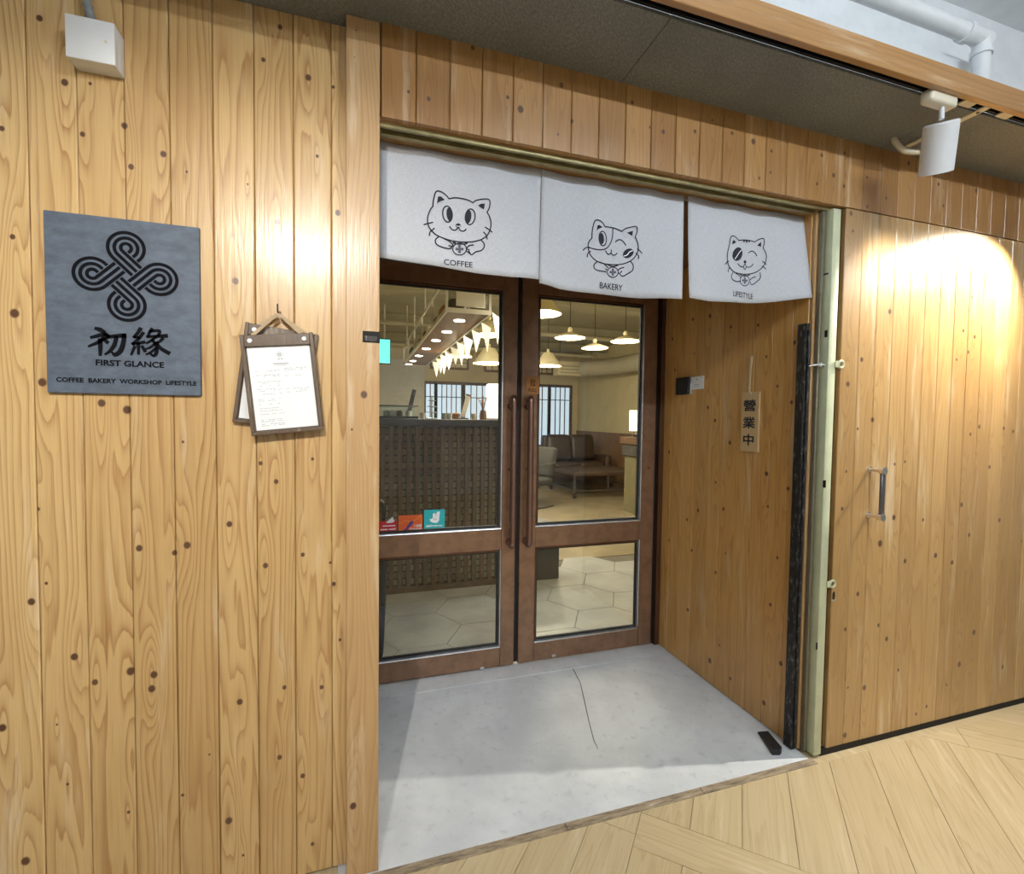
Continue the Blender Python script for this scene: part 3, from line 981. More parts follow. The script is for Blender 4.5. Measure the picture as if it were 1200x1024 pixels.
def draw_cat(parent, x0, y0, sc, D):
    """ink line drawing; D holds crop-pixel strokes of the printed cat"""
    def cv(p):
        w = px(x0 + p[0] * sc, y0 + p[1] * sc, 'y', .11)
        return (w.x, w.z)
    m = MB(); put = cloth_put()
    lw = D['lw']
    for s in D['lines']:
        m.stroke(bez([cv(p) for p in s], 4), lw, put)
    for (e, w) in D.get('rings', ()):
        m.stroke([cv(p) for p in ell(*e)], w, put, closed=True)
    for s in D['fills']:
        m.fill([cv(p) for p in s], put)
    m.build('cat_drawing', 'ink', parent, smooth=False, recalc=False)
    if D.get('white'):
        m = MB(); put2 = cloth_put(.0024)
        for s, w in D['white']:
            m.stroke(bez([cv(p) for p in s], 4), w, put2)
        m.build('print_highlight', white_ink, parent, smooth=False, recalc=False)
    bx, by, r = D['bell']
    m = MB(); put2 = cloth_put(.0020)
    for dx, dy in ((0, -.52), (0, .52), (-.52, 0), (.52, 0)):
        m.fill([cv(p) for p in ell(bx + dx * r, by + dy * r, r * .30, r * .30, 0, 12)], put2)
    m.fill([cv(p) for p in ell(bx, by, r * .34, r * .34, 0, 12)], put2)
    m.build('bell_emblem', flat('bell_grey', (.13, .13, .17), .8), parent, smooth=False, recalc=False)
    t, (tx0, ty0, tx1, ty1) = D['text']
    a = cv((tx0, ty0)); b = cv((tx1, ty0)); c = cv((tx0, ty1))
    text_mesh(t, put, a[0], b[0], c[1], a[1], .010).build('lettering', 'ink', parent, smooth=False, recalc=False)


cat1 = dict(lw=.0042, lines=[
    [(215, 330), (216, 300), (222, 262), (238, 205), (262, 190), (300, 200), (340, 228), (365, 258)],
    [(365, 258), (400, 250), (440, 248), (500, 258), (550, 275), (585, 296)],
    [(585, 296), (610, 278), (660, 268), (715, 267), (736, 282), (738, 320), (728, 360), (712, 388)],
    [(712, 388), (735, 430), (748, 490), (740, 550), (712, 602), (660, 638), (600, 653), (540, 658), (460, 655), (390, 645), (320, 625), (250, 595), (200, 550), (172, 500), (165, 450), (175, 400), (195, 355), (215, 330)],
    [(372, 515), (385, 535), (410, 548), (435, 540), (450, 522), (465, 545), (490, 557), (512, 550), (520, 538)],
    [(133, 497), (170, 487), (213, 478)], [(183, 598), (190, 565), (228, 532)], [(697, 525), (725, 545), (757, 572)], [(682, 570), (705, 600), (713, 635)],
    [(265, 612), (240, 635), (240, 665), (265, 690), (310, 708), (360, 718), (388, 714)], [(320, 628), (370, 652), (402, 684)], [(362, 690), (385, 698)], [(398, 690), (378, 716)],
    [(662, 645), (685, 675), (685, 710), (660, 738), (610, 750), (575, 775), (552, 760), (530, 742)], [(590, 685), (555, 690), (530, 708)], [(530, 720), (552, 732)], [(548, 742), (560, 762)],
    [(405, 650), (410, 668), (470, 676), (525, 672), (532, 655)]],
    rings=[((350, 400, 44, 74, -6), .0042), ((560, 425, 44, 72, 6), .0042), ((462, 722, 63, 55), .0036)],
    fills=[[(262, 240), (290, 238), (325, 268), (280, 285), (252, 305), (257, 268)], [(632, 322), (660, 308), (692, 308), (688, 345), (682, 362), (655, 342)],
           ell(368, 402, 27, 62, -6), ell(543, 425, 27, 62, 6), ell(450, 505, 25, 20), ell(418, 664, 9, 12), ell(521, 668, 9, 12)],
    white=[([(432, 508), (450, 514), (470, 508)], .0022)],
    bell=(462, 722, 48), text=('COFFEE', (317, 814, 582, 866)))
draw_cat(cl_panels[0], 480, 200, .12692, cat1)
cat2 = dict(lw=.0040, lines=[
    [(118, 195), (120, 150), (133, 98), (155, 90), (180, 105), (195, 128)], [(195, 128), (240, 132), (270, 140), (298, 152)],
    [(298, 152), (320, 136), (360, 127), (382, 128), (384, 155), (375, 185)],
    [(375, 185), (390, 230), (390, 270), (370, 308), (340, 330), (300, 344), (250, 348), (200, 345), (150, 330), (115, 300), (100, 265), (97, 230), (105, 210), (118, 195)],
    [(243, 133), (243, 170), (235, 210), (215, 245), (190, 260), (150, 262), (100, 250)],
    [(260, 215), (275, 203), (295, 203), (312, 218), (322, 233)],
    [(200, 268), (210, 285), (222, 288), (233, 278), (235, 262)], [(233, 278), (245, 292), (260, 290), (270, 280)],
    [(68, 265), (85, 250), (105, 248)], [(92, 305), (95, 285), (110, 272)], [(388, 255), (400, 266), (412, 282)], [(380, 280), (395, 298), (393, 315)],
    [(150, 332), (132, 350), (135, 372), (160, 385), (205, 390)], [(165, 335), (192, 345), (214, 366)], [(200, 375), (214, 380)],
    [(350, 328), (365, 350), (362, 380), (335, 400), (305, 415), (288, 402), (277, 394)], [(312, 363), (288, 370), (275, 383)], [(290, 395), (300, 385)],
    [(215, 350), (245, 358), (275, 352)]],
    rings=[((182, 197, 22, 42, -5), .0040), ((245, 392, 33, 30), .0036)],
    fills=[[(150, 122), (160, 118), (180, 132), (155, 142), (145, 155)], [(328, 160), (362, 150), (358, 178), (345, 172)], ell(176, 197, 13, 32, -5), ell(336, 281, 33, 25, -35)],
    white=[([(312, 297), (330, 290), (342, 274), (360, 266)], .0034)],
    bell=(245, 392, 26), text=('BAKERY', (167, 451, 306, 487)))
draw_cat(cl_panels[1], 670, 240, .2, cat2)
cat3 = dict(lw=.0036, lines=[
    [(920, 235), (925, 198), (936, 184), (955, 190), (975, 210)], [(975, 210), (1010, 205), (1050, 207), (1078, 215)],
    [(1078, 215), (1100, 201), (1125, 198), (1128, 225), (1122, 250)],
    [(1122, 250), (1138, 290), (1136, 330), (1120, 365), (1090, 390), (1050, 402), (1000, 405), (950, 395), (920, 365), (908, 330), (908, 290), (914, 258), (920, 235)],
    [(1040, 280), (1055, 270), (1070, 270), (1085, 285), (1090, 297)],
    [(972, 345), (985, 360), (1005, 362), (1018, 345), (1030, 362), (1055, 360), (1070, 345)], [(1008, 363), (1018, 378), (1028, 363)],
    [(895, 350), (905, 338), (915, 332)], [(912, 395), (914, 382), (920, 370)], [(1120, 330), (1130, 340), (1138, 350)], [(1118, 360), (1128, 366), (1136, 376)],
    [(940, 398), (932, 420), (940, 440), (965, 450), (990, 445)], [(960, 402), (985, 418), (992, 430)],
    [(1108, 395), (1110, 425), (1095, 445), (1065, 465), (1055, 450)], [(1085, 418), (1062, 428), (1050, 440)], [(985, 408), (1018, 416), (1050, 408)]],
    rings=[((1018, 442, 31, 31), .0034)],
    fills=[[(935, 235), (938, 212), (948, 210), (960, 222)], [(1092, 235), (1112, 215), (1112, 245)], [(1000, 206), (1010, 222), (1018, 207)], [(1018, 207), (1028, 226), (1036, 207)],
           [(1036, 207), (1044, 221), (1052, 207)], ell(969, 290, 30, 41, 18), ell(1018, 333, 9, 9)],
    white=[([(952, 318), (964, 302), (976, 284), (992, 266)], .0034)],
    bell=(1018, 442, 24), text=('LIFESTYLE', (944, 504, 1072, 536)))
draw_cat(cl_panels[2], 670, 240, .2, cat3)

# ================================================================== SHOP SIGN
X0, X1, Z0, Z1 = -.8126, -.4725, 1.4527, 1.9096
YS = YL - .012
sg = thing('shop_sign', 'square slate grey shop sign with black knot emblem on pine wall', 'sign', ((X0 + X1) / 2, YL, Z0))
MB().box(X0, X1, YS, YL - .0006, Z0, Z1, bev=.0012).build('panel', 'slate', sg)
sput = lambda x, z: Vector((x, YS - .0012, z))


def sv(p):
    w = px(40 + p[0] * .2246, 240 + p[1] * .2246, 'y', YS)
    return (w.x, w.z)


# knot emblem: one ribbon of three lines making four loops that weave in the middle
T_ = sv((483, 228)); B_ = sv((488, 520)); L_ = sv((300, 360)); R_ = sv((655, 390))
kc = Vector(((T_[0] + B_[0] + L_[0] + R_[0]) / 4, (T_[1] + B_[1] + L_[1] + R_[1]) / 4))
aa = ((T_[1] - B_[1]) / 2 + (R_[0] - L_[0]) / 2) / 2
rm = .0258; dl_ = .0142; lw = .0082
m = MB(); mg = MB()
q2 = math.sqrt(.5)
cents = {'T': kc + Vector((0, aa)), 'R': kc + Vector((aa, 0)), 'B': kc + Vector((0, -aa)), 'L': kc + Vector((-aa, 0))}
angs = {'T': (225, -45), 'R': (135, -135), 'B': (45, -225), 'L': (315, 45)}
for off in (-dl_, 0, dl_):
    r = rm + off
    for kx in 'TRBL':
        a0, a1 = angs[kx]
        if kx == 'L': a0, a1 = 315, 45
        if kx == 'L': seq = [315 - 270 * k / 30 for k in range(31)]
        elif kx == 'T': seq = [225 - 270 * k / 30 for k in range(31)]
        elif kx == 'R': seq = [135 - 270 * k / 30 for k in range(31)]
        else: seq = [405 - 270 * k / 30 for k in range(31)]
        c = cents[kx]
        m.stroke([(c.x + r * math.cos(R(t)), c.y + r * math.sin(R(t))) for t in seq], lw, sput, cap=False)
# straight bands: (from centre, tangent angle, to centre, over crossing with which end)
full = dl_ + lw / 2 + .0022
for c0, an, c1, cut_first in (('T', 225, 'R', False), ('R', 135, 'B', False), ('B', 45, 'L', False), ('L', 315, 'T', False)):
    n_ = Vector((math.cos(R(an)), math.sin(R(an))))
    d = (cents[c1] - cents[c0]).normalized()
    S0 = cents[c0]; Ln = (cents[c1] - cents[c0]).length
    # crossings: the other bands that cross this one lie rm outwards of each centre along d
    for off in (-dl_, 0, dl_):
        r = rm + off
        s_first, s_second = rm, Ln - rm
        # over at the first crossing, under at the second
        segs = [(0, s_second - full), (s_second + full, Ln)]
        for a, b in segs:
            if b > a:
                p, q_ = S0 + d * a + n_ * r, S0 + d * b + n_ * r
                m.stroke([tuple(p), tuple(q_)], lw, sput, cap=False)
m.build('knot_emblem', 'logo_ink', sg, smooth=False, recalc=False)
# brush characters 初緣
m = MB()
k = .2246
BR = [([(322, 645), (345, 652), (365, 664)], [14, 20, 16]), ([(298, 692), (330, 684), (372, 674), (384, 682)], [12, 16, 16, 10]), ([(376, 680), (345, 712), (286, 738)], [18, 16, 10]),
      ([(346, 704), (347, 745), (346, 784)], [18, 17, 12]), ([(362, 700), (384, 718)], [12, 16]), ([(392, 682), (376, 700)], [14, 10]),
      ([(388, 690), (430, 684), (474, 682)], [14, 16, 20]), ([(470, 680), (468, 715), (452, 762), (424, 782), (408, 770)], [18, 18, 20, 18, 8]), ([(430, 690), (420, 730), (398, 762), (372, 780)], [16, 17, 14, 9]),
      ([(556, 646), (542, 668), (522, 690)], [16, 14, 12]), ([(524, 690), (548, 692)], [12, 12]), ([(570, 668), (545, 700), (514, 726)], [14, 14, 12]), ([(516, 726), (545, 722), (576, 716)], [12, 13, 14]),
      ([(545, 724), (546, 778)], [14, 11]), ([(526, 740), (508, 782)], [14, 9]), ([(564, 738), (580, 764)], [12, 15]),
      ([(616, 648), (602, 668), (596, 686)], [14, 13, 10]), ([(606, 660), (654, 658), (648, 684)], [12, 14, 12]), ([(590, 688), (640, 686), (692, 684)], [12, 14, 18]),
      ([(636, 690), (612, 708), (588, 722)], [12, 12, 9]), ([(618, 706), (638, 735), (640, 768), (626, 788), (606, 776)], [12, 14, 16, 14, 8]), ([(630, 726), (606, 744), (584, 752)], [11, 11, 8]),
      ([(636, 748), (612, 768), (586, 780)], [11, 11, 8]), ([(672, 698), (658, 712), (642, 722)], [14, 12, 9]), ([(640, 716), (660, 748), (704, 774)], [11, 16, 18])]
for pts, ws in BR:
    P = bez([sv(p) for p in pts], 5)
    W_ = [w * k / 470 * 1.25 for w in ws]
    n_ = len(P); wl_ = []
    for i in range(n_):
        t = i / (n_ - 1) * (len(W_) - 1); j = min(int(t), len(W_) - 2); wl_.append(W_[j] + (W_[j + 1] - W_[j]) * (t - j))
    m.stroke(P, wl_, sput)
m.build('brush_characters', 'logo_ink', sg, smooth=False, recalc=False)
a = sv((322, 806)); b = sv((679, 806)); c = sv((322, 838))
text_mesh('FIRST GLANCE', sput, a[0], b[0], c[1], a[1], .03).build('lettering', 'logo_ink', sg, smooth=False, recalc=False)
a = sv((116, 897)); b = sv((848, 934))
zt_, zb_ = sv((116, 897))[1] - .001, sv((116, 921))[1]
text_mesh('COFFEE  BAKERY  WORKSHOP  LIFESTYLE', sput, a[0], b[0], zb_ - .001, zt_ + .0005, .03).build('lettering', 'logo_ink', sg, smooth=False, recalc=False)

# ================================================================== MENU BOARDS
hookp = px(328.5, 372, 'y', YL)


def menu(label, pts, yb, show_text):
    """clipboard: pts are the photo corners TL, TR, BL of the board"""
    TL, TR, BL = [px(*p, 'y', yb) for p in pts]
    ex = (TR - TL).normalized(); W_ = (TR - TL).length
    ez = Vector((-ex.z, 0, ex.x)); H_ = abs((TL - BL).dot(ez))
    tilt = -.05
    O_ = TL - ez * H_
    ey = Vector((0, 1, 0))
    Mx = Matrix(((ex.x, 0, ez.x, O_.x), (0, 1, 0, O_.y), (ex.z, 0, ez.z, O_.z), (0, 0, 0, 1)))
    t = thing('menu_board', label, 'menu board', (O_ + ex * W_ / 2))
    MB(Mx).box(0, W_, -.006, 0, 0, H_, bev=.001).build('backing', 'board_wood', t)
    e = .0105
    f = MB(Mx)
    f.box(0, W_, -.016, -.006, 0, e, bev=.0015)
    f.box(0, e, -.016, -.006, e, H_, bev=.0015); f.box(W_ - e, W_, -.016, -.006, e, H_, bev=.0015)
    f.build('frame', 'board_wood', t)
    MB(Mx).box(e, W_ - e, -.017, -.006, H_ - .034, H_ - .002, bev=.001).build('clamp_bar', 'board_wood', t)
    for sx_ in (.13, .87):
        MB(Mx).cyl((W_ * sx_, -.0205, H_ - .018), (W_ * sx_, -.0165, H_ - .018), .0055, .0068, n=16).build('rivet', 'paper', t)
    ppr = MB(Mx).box(e + .003, W_ - e - .003, -.0085, -.0065, e + .003, H_ - .0345).build('paper_sheet', 'paper', t)
    PW, PH = W_ - 2 * e - .006, H_ - .0345 - e - .003
    if show_text:
        pp = lambda u, v: Mx @ Vector((e + .003 + PW * u, -.0090, e + .003 + PH * v))
        m = MB()
        for dx, dy in ((0, .018), (0, -.018), (.03, 0), (-.03, 0)):
            m.stroke([(c[0], c[1]) for c in ell(.5 + dx, .90 + dy, .018, .012, 0, 10)], .008, pp, closed=True)
        for x_ in (.48, .53):
            m.stroke([(x_ - .015, .845), (x_ + .015, .845)], .016, pp, cap=False)
        m.stroke([(.38, .79), (.63, .79)], .012, pp, cap=False); m.stroke([(.42, .77), (.6, .77)], .005, pp, cap=False)
        rr = random.Random(5)
        for zz in (.71, .66, .645, .58, .56, .53, .49, .47, .43, .37, .35, .31, .26, .23, .19, .12, .10, .07, .05):
            x_ = .09
            while x_ < .45:
                w = rr.uniform(.02, .06)
                if rr.random() < .75: m.stroke([(x_, zz), (min(x_ + w, .47), zz)], .006, pp, cap=False)
                x_ += w + .012
        for zz in (.73, .71, .64, .48, .46, .44):
            x_ = .55
            while x_ < .9:
                w = rr.uniform(.02, .06)
                if rr.random() < .6: m.stroke([(x_, zz), (x_ + w, zz)], .006, pp, cap=False)
                x_ += w + .014
        m.build('menu_print', 'print_grey', ppr, smooth=False, recalc=False)
    # leather strap from the rivets to the hook
    for sx_ in (.13, .87):
        p0 = Mx @ Vector((W_ * sx_ * .9 + W_ * .05, -.014, H_ - .004))
        p1 = Vector((hookp.x + (.004 if sx_ > .5 else -.004), yb - .010, hookp.z + .002))
        d = (p1 - p0); d.normalize()
        o = d.cross(Vector((0, 1, 0))).normalized() * .0042
        MB().prism([p0 + o, p0 - o, p1 - o, p1 + o], (0, -.002, 0)).build('strap', 'strap', t)
    return t


menu('brown menu board hanging askew behind another on the pine wall', ((289, 378), (373.5, 393), (272.5, 494)), YL - .002, False)
menu('brown framed menu board with printed white sheet hanging in front of another', ((281.6, 393.2), (367, 390.2), (293.7, 511)), YL - .022, True)
hk = MB(); hk.tube([(hookp.x, YL + .006, hookp.z + .016), (hookp.x, YL - .012, hookp.z + .014), (hookp.x, YL - .040, hookp.z + .006), (hookp.x, YL - .048, hookp.z + .010), (hookp.x, YL - .048, hookp.z + .028)], .0022, 8)
tag(hk.build('wall_hook', 'black'), 'thin dark wall hook holding the two menu boards', 'hook')

# ================================================================== JUNCTION BOX
jb = thing('junction_box', 'small white square junction box high on the pine wall', 'junction box', (-.687, YL, 2.268))
MB().box(-.7395, -.6400, YL - .040, YL - .0006, 2.272, 2.373, bev=.002, seg=2).build('base', 'white_plastic', jb)
MB().box(-.7405, -.6390, YL - .055, YL - .0402, 2.271, 2.374, bev=.003, seg=2).build('lid', 'white_plastic', jb)
p = px(124, 49, 'y', YL - .055)
MB().cyl((p.x, YL - .0556, p.z), (p.x, YL - .052, p.z), .004, n=12).build('lid_screw', 'cream_plastic', jb)
cp = [(-.700, YL - .022, 2.372), (-.703, YL - .022, 2.40), (-.712, YL - .022, 2.45), (-.725, YL - .02, 2.50), (-.735, YL - .018, 2.545)]
cp = bez(cp, 10)
m = MB(); m.tube(cp, [.0095 + .0012 * math.sin(i * 2.2) for i in range(len(cp))], 12)
tag(m.build('conduit', flat('grey_pvc', srgb(136, 140, 142), .55)), 'grey flexible conduit rising from the white junction box', 'conduit')

# ================================================================== SIDE WALL FITTINGS
a = px(793, 443, 'x', XS - .02); b = px(806, 462, 'x', XS - .02)
rd = thing('card_reader', 'small black and silver card reader on the recess side wall', 'card reader', (XS, (a.y + b.y) / 2, b.z))
MB().box(XS - .012, XS - .0006, b.y - .012, a.y - .006, b.z, a.z, bev=.002).build('base', 'alu', rd)
MB().box(XS - .027, XS - .012, b.y - .004, a.y, b.z, a.z, bev=.003, seg=2).build('face', 'black', rd)
a = px(810, 442, 'x', XS); b = px(825, 455, 'x', XS)
wc = thing('notice_card', 'small white notice card beside the black card reader', 'card', (XS, (a.y + b.y) / 2, b.z))
MB().box(XS - .003, XS - .0006, b.y, a.y, b.z - .002, a.z, bev=.0005).build('card', 'paper', wc)
cy_, cz_ = (a.y + b.y) / 2, (a.z + b.z) / 2
m = MB()
m.prism([(XS - .0034, cy_ + .006 * math.cos(t), cz_ + .018 + .006 * math.sin(t)) for t in [k * math.pi / 5 for k in range(10)]], (.0004, 0, 0))
m.box(XS - .0034, XS - .003, cy_ - .022, cy_ + .022, cz_ - .012, cz_ - .008); m.box(XS - .0034, XS - .003, cy_ - .018, cy_ + .018, cz_ - .022, cz_ - .019)
m.build('print', 'print_grey', wc, smooth=False)
# hanging wooden open sign
XT = XS - .010
c = [px(*q, 'x', XT) for q in ((869, 458), (889, 461), (889, 530), (868, 528))]
ya = (c[0].y + c[3].y) / 2; yb = (c[1].y + c[2].y) / 2; zt1 = (c[0].z + c[1].z) / 2; zb1 = (c[2].z + c[3].z) / 2
hs = thing('hanging_sign', 'narrow pale wooden sign with three black characters hung on cord', 'sign', (XS, (ya + yb) / 2, zb1))
MB().box(XT, XS - .001, yb, ya, zb1, zt1, bev=.0012).build('board', 'tag_wood', hs, org=(XT, (ya + yb) / 2, zb1))
pp = lambda u, v: Vector((XT - .0008, -u, v))
ym = -(ya + yb) / 2; hgt = zt1 - zb1
for i, chh in enumerate('營業中'):
    cz = zt1 - hgt * (.22 + .29 * i)
    wd = (ya - yb) * (.36 if i < 2 else .30)
    text_mesh(chh, pp, ym - wd - .004, ym + wd - .004, cz - hgt * .10, cz + hgt * .095, .02).build('character', 'ink', hs, smooth=False, recalc=False)
nail = px(881, 418, 'x', XS - .006)
yk = (ya + yb) / 2 + .004
m = MB()
m.tube(bez([(XT - .002, yk + .006, zt1 - .014), (XT - .004, yk + .003, zt1 + .016), (XS - .006, nail.y + .003, nail.z)], 6), .0024, 6)
m.tube(bez([(XT - .002, yk - .006, zt1 - .014), (XT - .004, yk - .003, zt1 + .016), (XS - .006, nail.y - .003, nail.z)], 6), .0024, 6)
m.tube([(XT - .005, yk + .005, zt1 + .014), (XT - .006, yk - .005, zt1 + .018)], .004, 6)
m.tube([(XT - .005, yk, zt1 + .012), (XT - .004, yk - .012, zt1 - .012)], .003, 6)
m.tube([(XT - .005, yk, zt1 + .012), (XT - .004, yk + .010, zt1 - .010)], .003, 6)
m.build('cord', 'rope', hs)
tag(MB().cyl((XS + .004, nail.y, nail.z), (XS - .012, nail.y, nail.z + .002), .003, n=8).build('nail', 'alu'), 'nail holding the cord of the wooden sign', 'nail')

# ================================================================== TRACK SPOTLIGHT
def spotlight(pos, aim, label, energy, size, group=None, blend=.6, color=WARM, ZC=ZC):
    """pos: pivot under the adapter; lamp head cylinder points along aim"""
    x, y, z = pos
    t = thing('track_spotlight', label, 'spotlight', (x, y, ZC + .012))
    m = MB(); m.box(x - .085, x + .05, y - .021, y + .021, ZC - .035, ZC + .01, bev=.010, seg=3)
    m.build('adapter', 'cream_plastic' if group is None else 'white_plastic', t)
    pv = Vector((x, y, ZC - .075))
    MB().cyl((x, y, ZC - .034), pv, .008, n=12).build('stem', 'lamp_white', t)
    a = Vector(aim).normalized()
    L_, r_ = .160, .050
    side = a.orthogonal().normalized()
    top = pv + Vector((0, 0, -.022)) - a * .01
    m = MB()
    prof = [(0, 0), (r_ * .93, 0), (r_, .004), (r_, L_), (r_ * .92, L_), (r_ * .80, L_ - .04), (0, L_ - .05)]
    rot = Vector((0, 0, 1)).rotation_difference(a).to_matrix().to_4x4()
    m.T = Matrix.Translation(top) @ rot
    m.lathe(prof, (0, 0, 0), 32, cap=False)
    m.build('lamp_head', 'lamp_white', t)
    ld = bpy.data.lights.new('spot_bulb', 'SPOT'); ld.energy = energy; ld.color = color
    ld.spot_size = size; ld.spot_blend = blend; ld.shadow_soft_size = .012
    lo = bpy.data.objects.new('spot_bulb', ld); COL.objects.link(lo)
    lo.parent = t
    lo.location = top + a * (L_ + .004) - WORG[t.name]
    lo.rotation_euler = Vector((0, 0, -1)).rotation_difference(a).to_euler()
    return t


spotlight((1.885, -.290, 0), (.24, .20, -.62), 'white cylindrical spotlight hanging from the slot by the wooden beam', 20, R(96), blend=.9, color=SPOT)
spotlight((2.95, -.290, 0), (-.42, .25, -.72), 'white track spotlight further along above the sliding door', 180, R(104), blend=1.0, color=SPOT)
lb_ = thing('lighting_bar', 'white lighting bar hung across the corridor', 'lighting bar', (-.4, -2.05, 2.68))
MB().box(-1.2, .5, -2.07, -2.03, 2.6825, 2.72, bev=.003).build('bar', 'white_plastic', lb_)
for s_ in (-1.0, .3):
    MB().cyl((s_, -2.05, 2.72), (s_, -2.05, 3.42), .006, n=8).build('rod', 'white_plastic', lb_)
spotlight((-.45, -2.05, 0), (.10, 2.05, -1.22), 'white spotlight on the hanging bar aimed at the shop sign', 135, R(66), blend=1.0, color=(1, .93, .82), ZC=2.67)

# bent cream rod behind the lamp
m = MB()
e0 = px(1050, 165, 'z', ZC - .012); e1 = px(1158, 128, 'z', ZC - .01)
m.tube(bez([(e0.x - .004, e0.y + .005, ZC + .002), (e0.x, e0.y, ZC - .02), (e0.x + .04, e0.y - .01, ZC - .05), (e0.x + .12, e0.y - .02, ZC - .045)], 8), .011, 10)
tag(m.build('ceiling_hook', 'cream_plastic'), 'cream bent hook poking from the soffit behind the spotlight', 'hook')
f0 = px(1063, 172, 'z', ZC - .006); f1 = px(1158, 126, 'z', ZC - .006)
d = (f1 - f0).normalized(); o = Vector((-d.y, d.x, 0)) * .013
m = MB(); m.prism([f0 + o, f0 - o, f1 - o, f1 + o], (0, 0, .005))
st = m.build('ceiling_strap', 'cream_plastic'); tag(st, 'flat cream metal strap fixed across the soffit to the slot', 'strap')
hb_ = f1 - d * .03
MB().cyl((hb_.x, hb_.y, ZC - .0075), (hb_.x, hb_.y, ZC - .0055), .005, n=10).build('strap_hole', 'dark_gap', st)
for a in ((1140, 118), (1180, 134)):
    p = px(*a, 'z', ZC + .006)
    MB().box(p.x - .03, p.x + .03, -.3055, -.2750, ZC + .004, ZC + .0095).build('slot_clip', 'cream_plastic', rail)

# white pipes above the beam
m = MB()
pa = px(955, -20, 'y', -.05); pb = px(1132, 38, 'y', -.05)
zp = pb.z; xv = px(1150, 60, 'y', -.05).x
m.tube(bez([(0.5, -.05, zp + .01), (xv - .14, -.05, zp), (xv - .03, -.05, zp - .005), (xv, -.05, zp - .05), (xv, -.05, 2.60)], 10), .032, 16)
pp_ = m.build('wall_pipe', 'white_paint'); tag(pp_, 'white painted pipe bending down behind the wooden beam', 'pipe')
m = MB(); m.cyl((xv, -.05, zp - .075), (xv, -.05, zp - .05), .039, n=18); m.build('collar', 'white_paint', pp_)
m = MB(); m.cyl((xv - .12, -.05, zp), (xv - .09, -.05, zp - .002), .039, n=18); m.build('collar', 'white_paint', pp_)
m = MB(); m.box(.5, 3.2, .03, .155, 2.95, 3.05, bev=.01)
tag(m.build('cable_trunking', 'white_paint'), 'white cable trunking along the upper wall', 'trunking')

# ================================================================== CORRIDOR LAMPS
def batten(x, y, z, ln, energy, label, grp):
    t = thing('batten_light', label, 'light', (x, y, z), group=grp)
    MB().box(x - ln / 2, x + ln / 2, y - .04, y + .04, z + .012, z + .06, bev=.006).build('housing', 'white_plastic', t)
    for s in (-1, 1):
        MB().cyl((x + s * ln * .35, y, z + .06), (x + s * ln * .35, y, 3.42), .006, n=8).build('rod', 'white_plastic', t)
    MB().cyl((x - ln / 2 + .02, y, z - .012), (x + ln / 2 - .02, y, z - .012), .018, n=12).build('tube', flat('tube', (.9, .95, 1), .5, emit=COOL, estr=energy), t)
    return t


batten(-.42, -2.6, 2.80, .8, 130, 'short white batten light hung over the corridor before the sign', None)
batten(1.3, -2.4, 2.95, 1.2, 270, 'long white batten light hung over the corridor before the doors', None)
batten(3.8, -2.4, 2.95, 1.2, 60, 'long white batten light hung over the corridor before the sliding door', None)

# ================================================================== CAFE INTERIOR
YB, XR, XW, ZI = 10.0, 5.35, -1.6, 3.1
YI = YD + .12
MAT['cafe_wall'] = flat('cafe_wall', srgb(214, 200, 158), .75, var=.05, vscale=3)
MAT['cafe_ceil'] = flat('cafe_ceil', srgb(168, 162, 140), .8, var=.08, vscale=2)
MAT['wood_dark'] = flat('wood_dark', srgb(92, 70, 50), .5, var=.25, vscale=12)
MAT['wood_mid'] = flat('wood_mid', srgb(126, 92, 58), .5, var=.15, vscale=9)
MAT['leather'] = flat('leather', srgb(56, 41, 32), .42, bump=.25, bscale=25, var=.2)
MAT['grey_fabric'] = flat('grey_fabric', srgb(60, 58, 55), .9, var=.1)
MAT['frame_white'] = flat('frame_white', srgb(214, 210, 198), .5, var=.05)
MAT['shade'] = flat('shade', srgb(236, 222, 180), .5, var=.04)
MAT['tile'] = flat('tile', srgb(158, 160, 158), .35, var=.14, vscale=4)
MAT['grout'] = flat('grout', srgb(92, 88, 80), .9)
MAT['brick_paint'] = flat('brick_paint', srgb(206, 206, 198), .6, var=.06)
MAT['bulb'] = flat('bulb', (1, .95, .85), .5, emit=(1, .86, .62), estr=14)
MAT['down'] = flat('down', (1, .97, .9), .5, emit=(1, .93, .80), estr=22)
MAT['daylight'] = flat('daylight', (.7, .8, .95), .6, emit=(.62, .80, 1.0), estr=.75, var=.02)
MAT['lantern'] = flat('lantern', (1, .95, .85), .6, emit=(1, .93, .80), estr=2.2)
MAT['screen'] = flat('screen', (.1, .6, .6), .4, emit=(.20, .85, .80), estr=1.2)
MAT['steel_grey'] = flat('steel_grey', srgb(96, 94, 90), .4, metal=.6)
MAT['flag'] = flat('flag', srgb(226, 222, 210), .85, var=.05)
MAT['jar'] = flat('jar', srgb(176, 190, 186), .15, var=.1)
MAT['terracotta'] = flat('terracotta', srgb(150, 108, 74), .8)

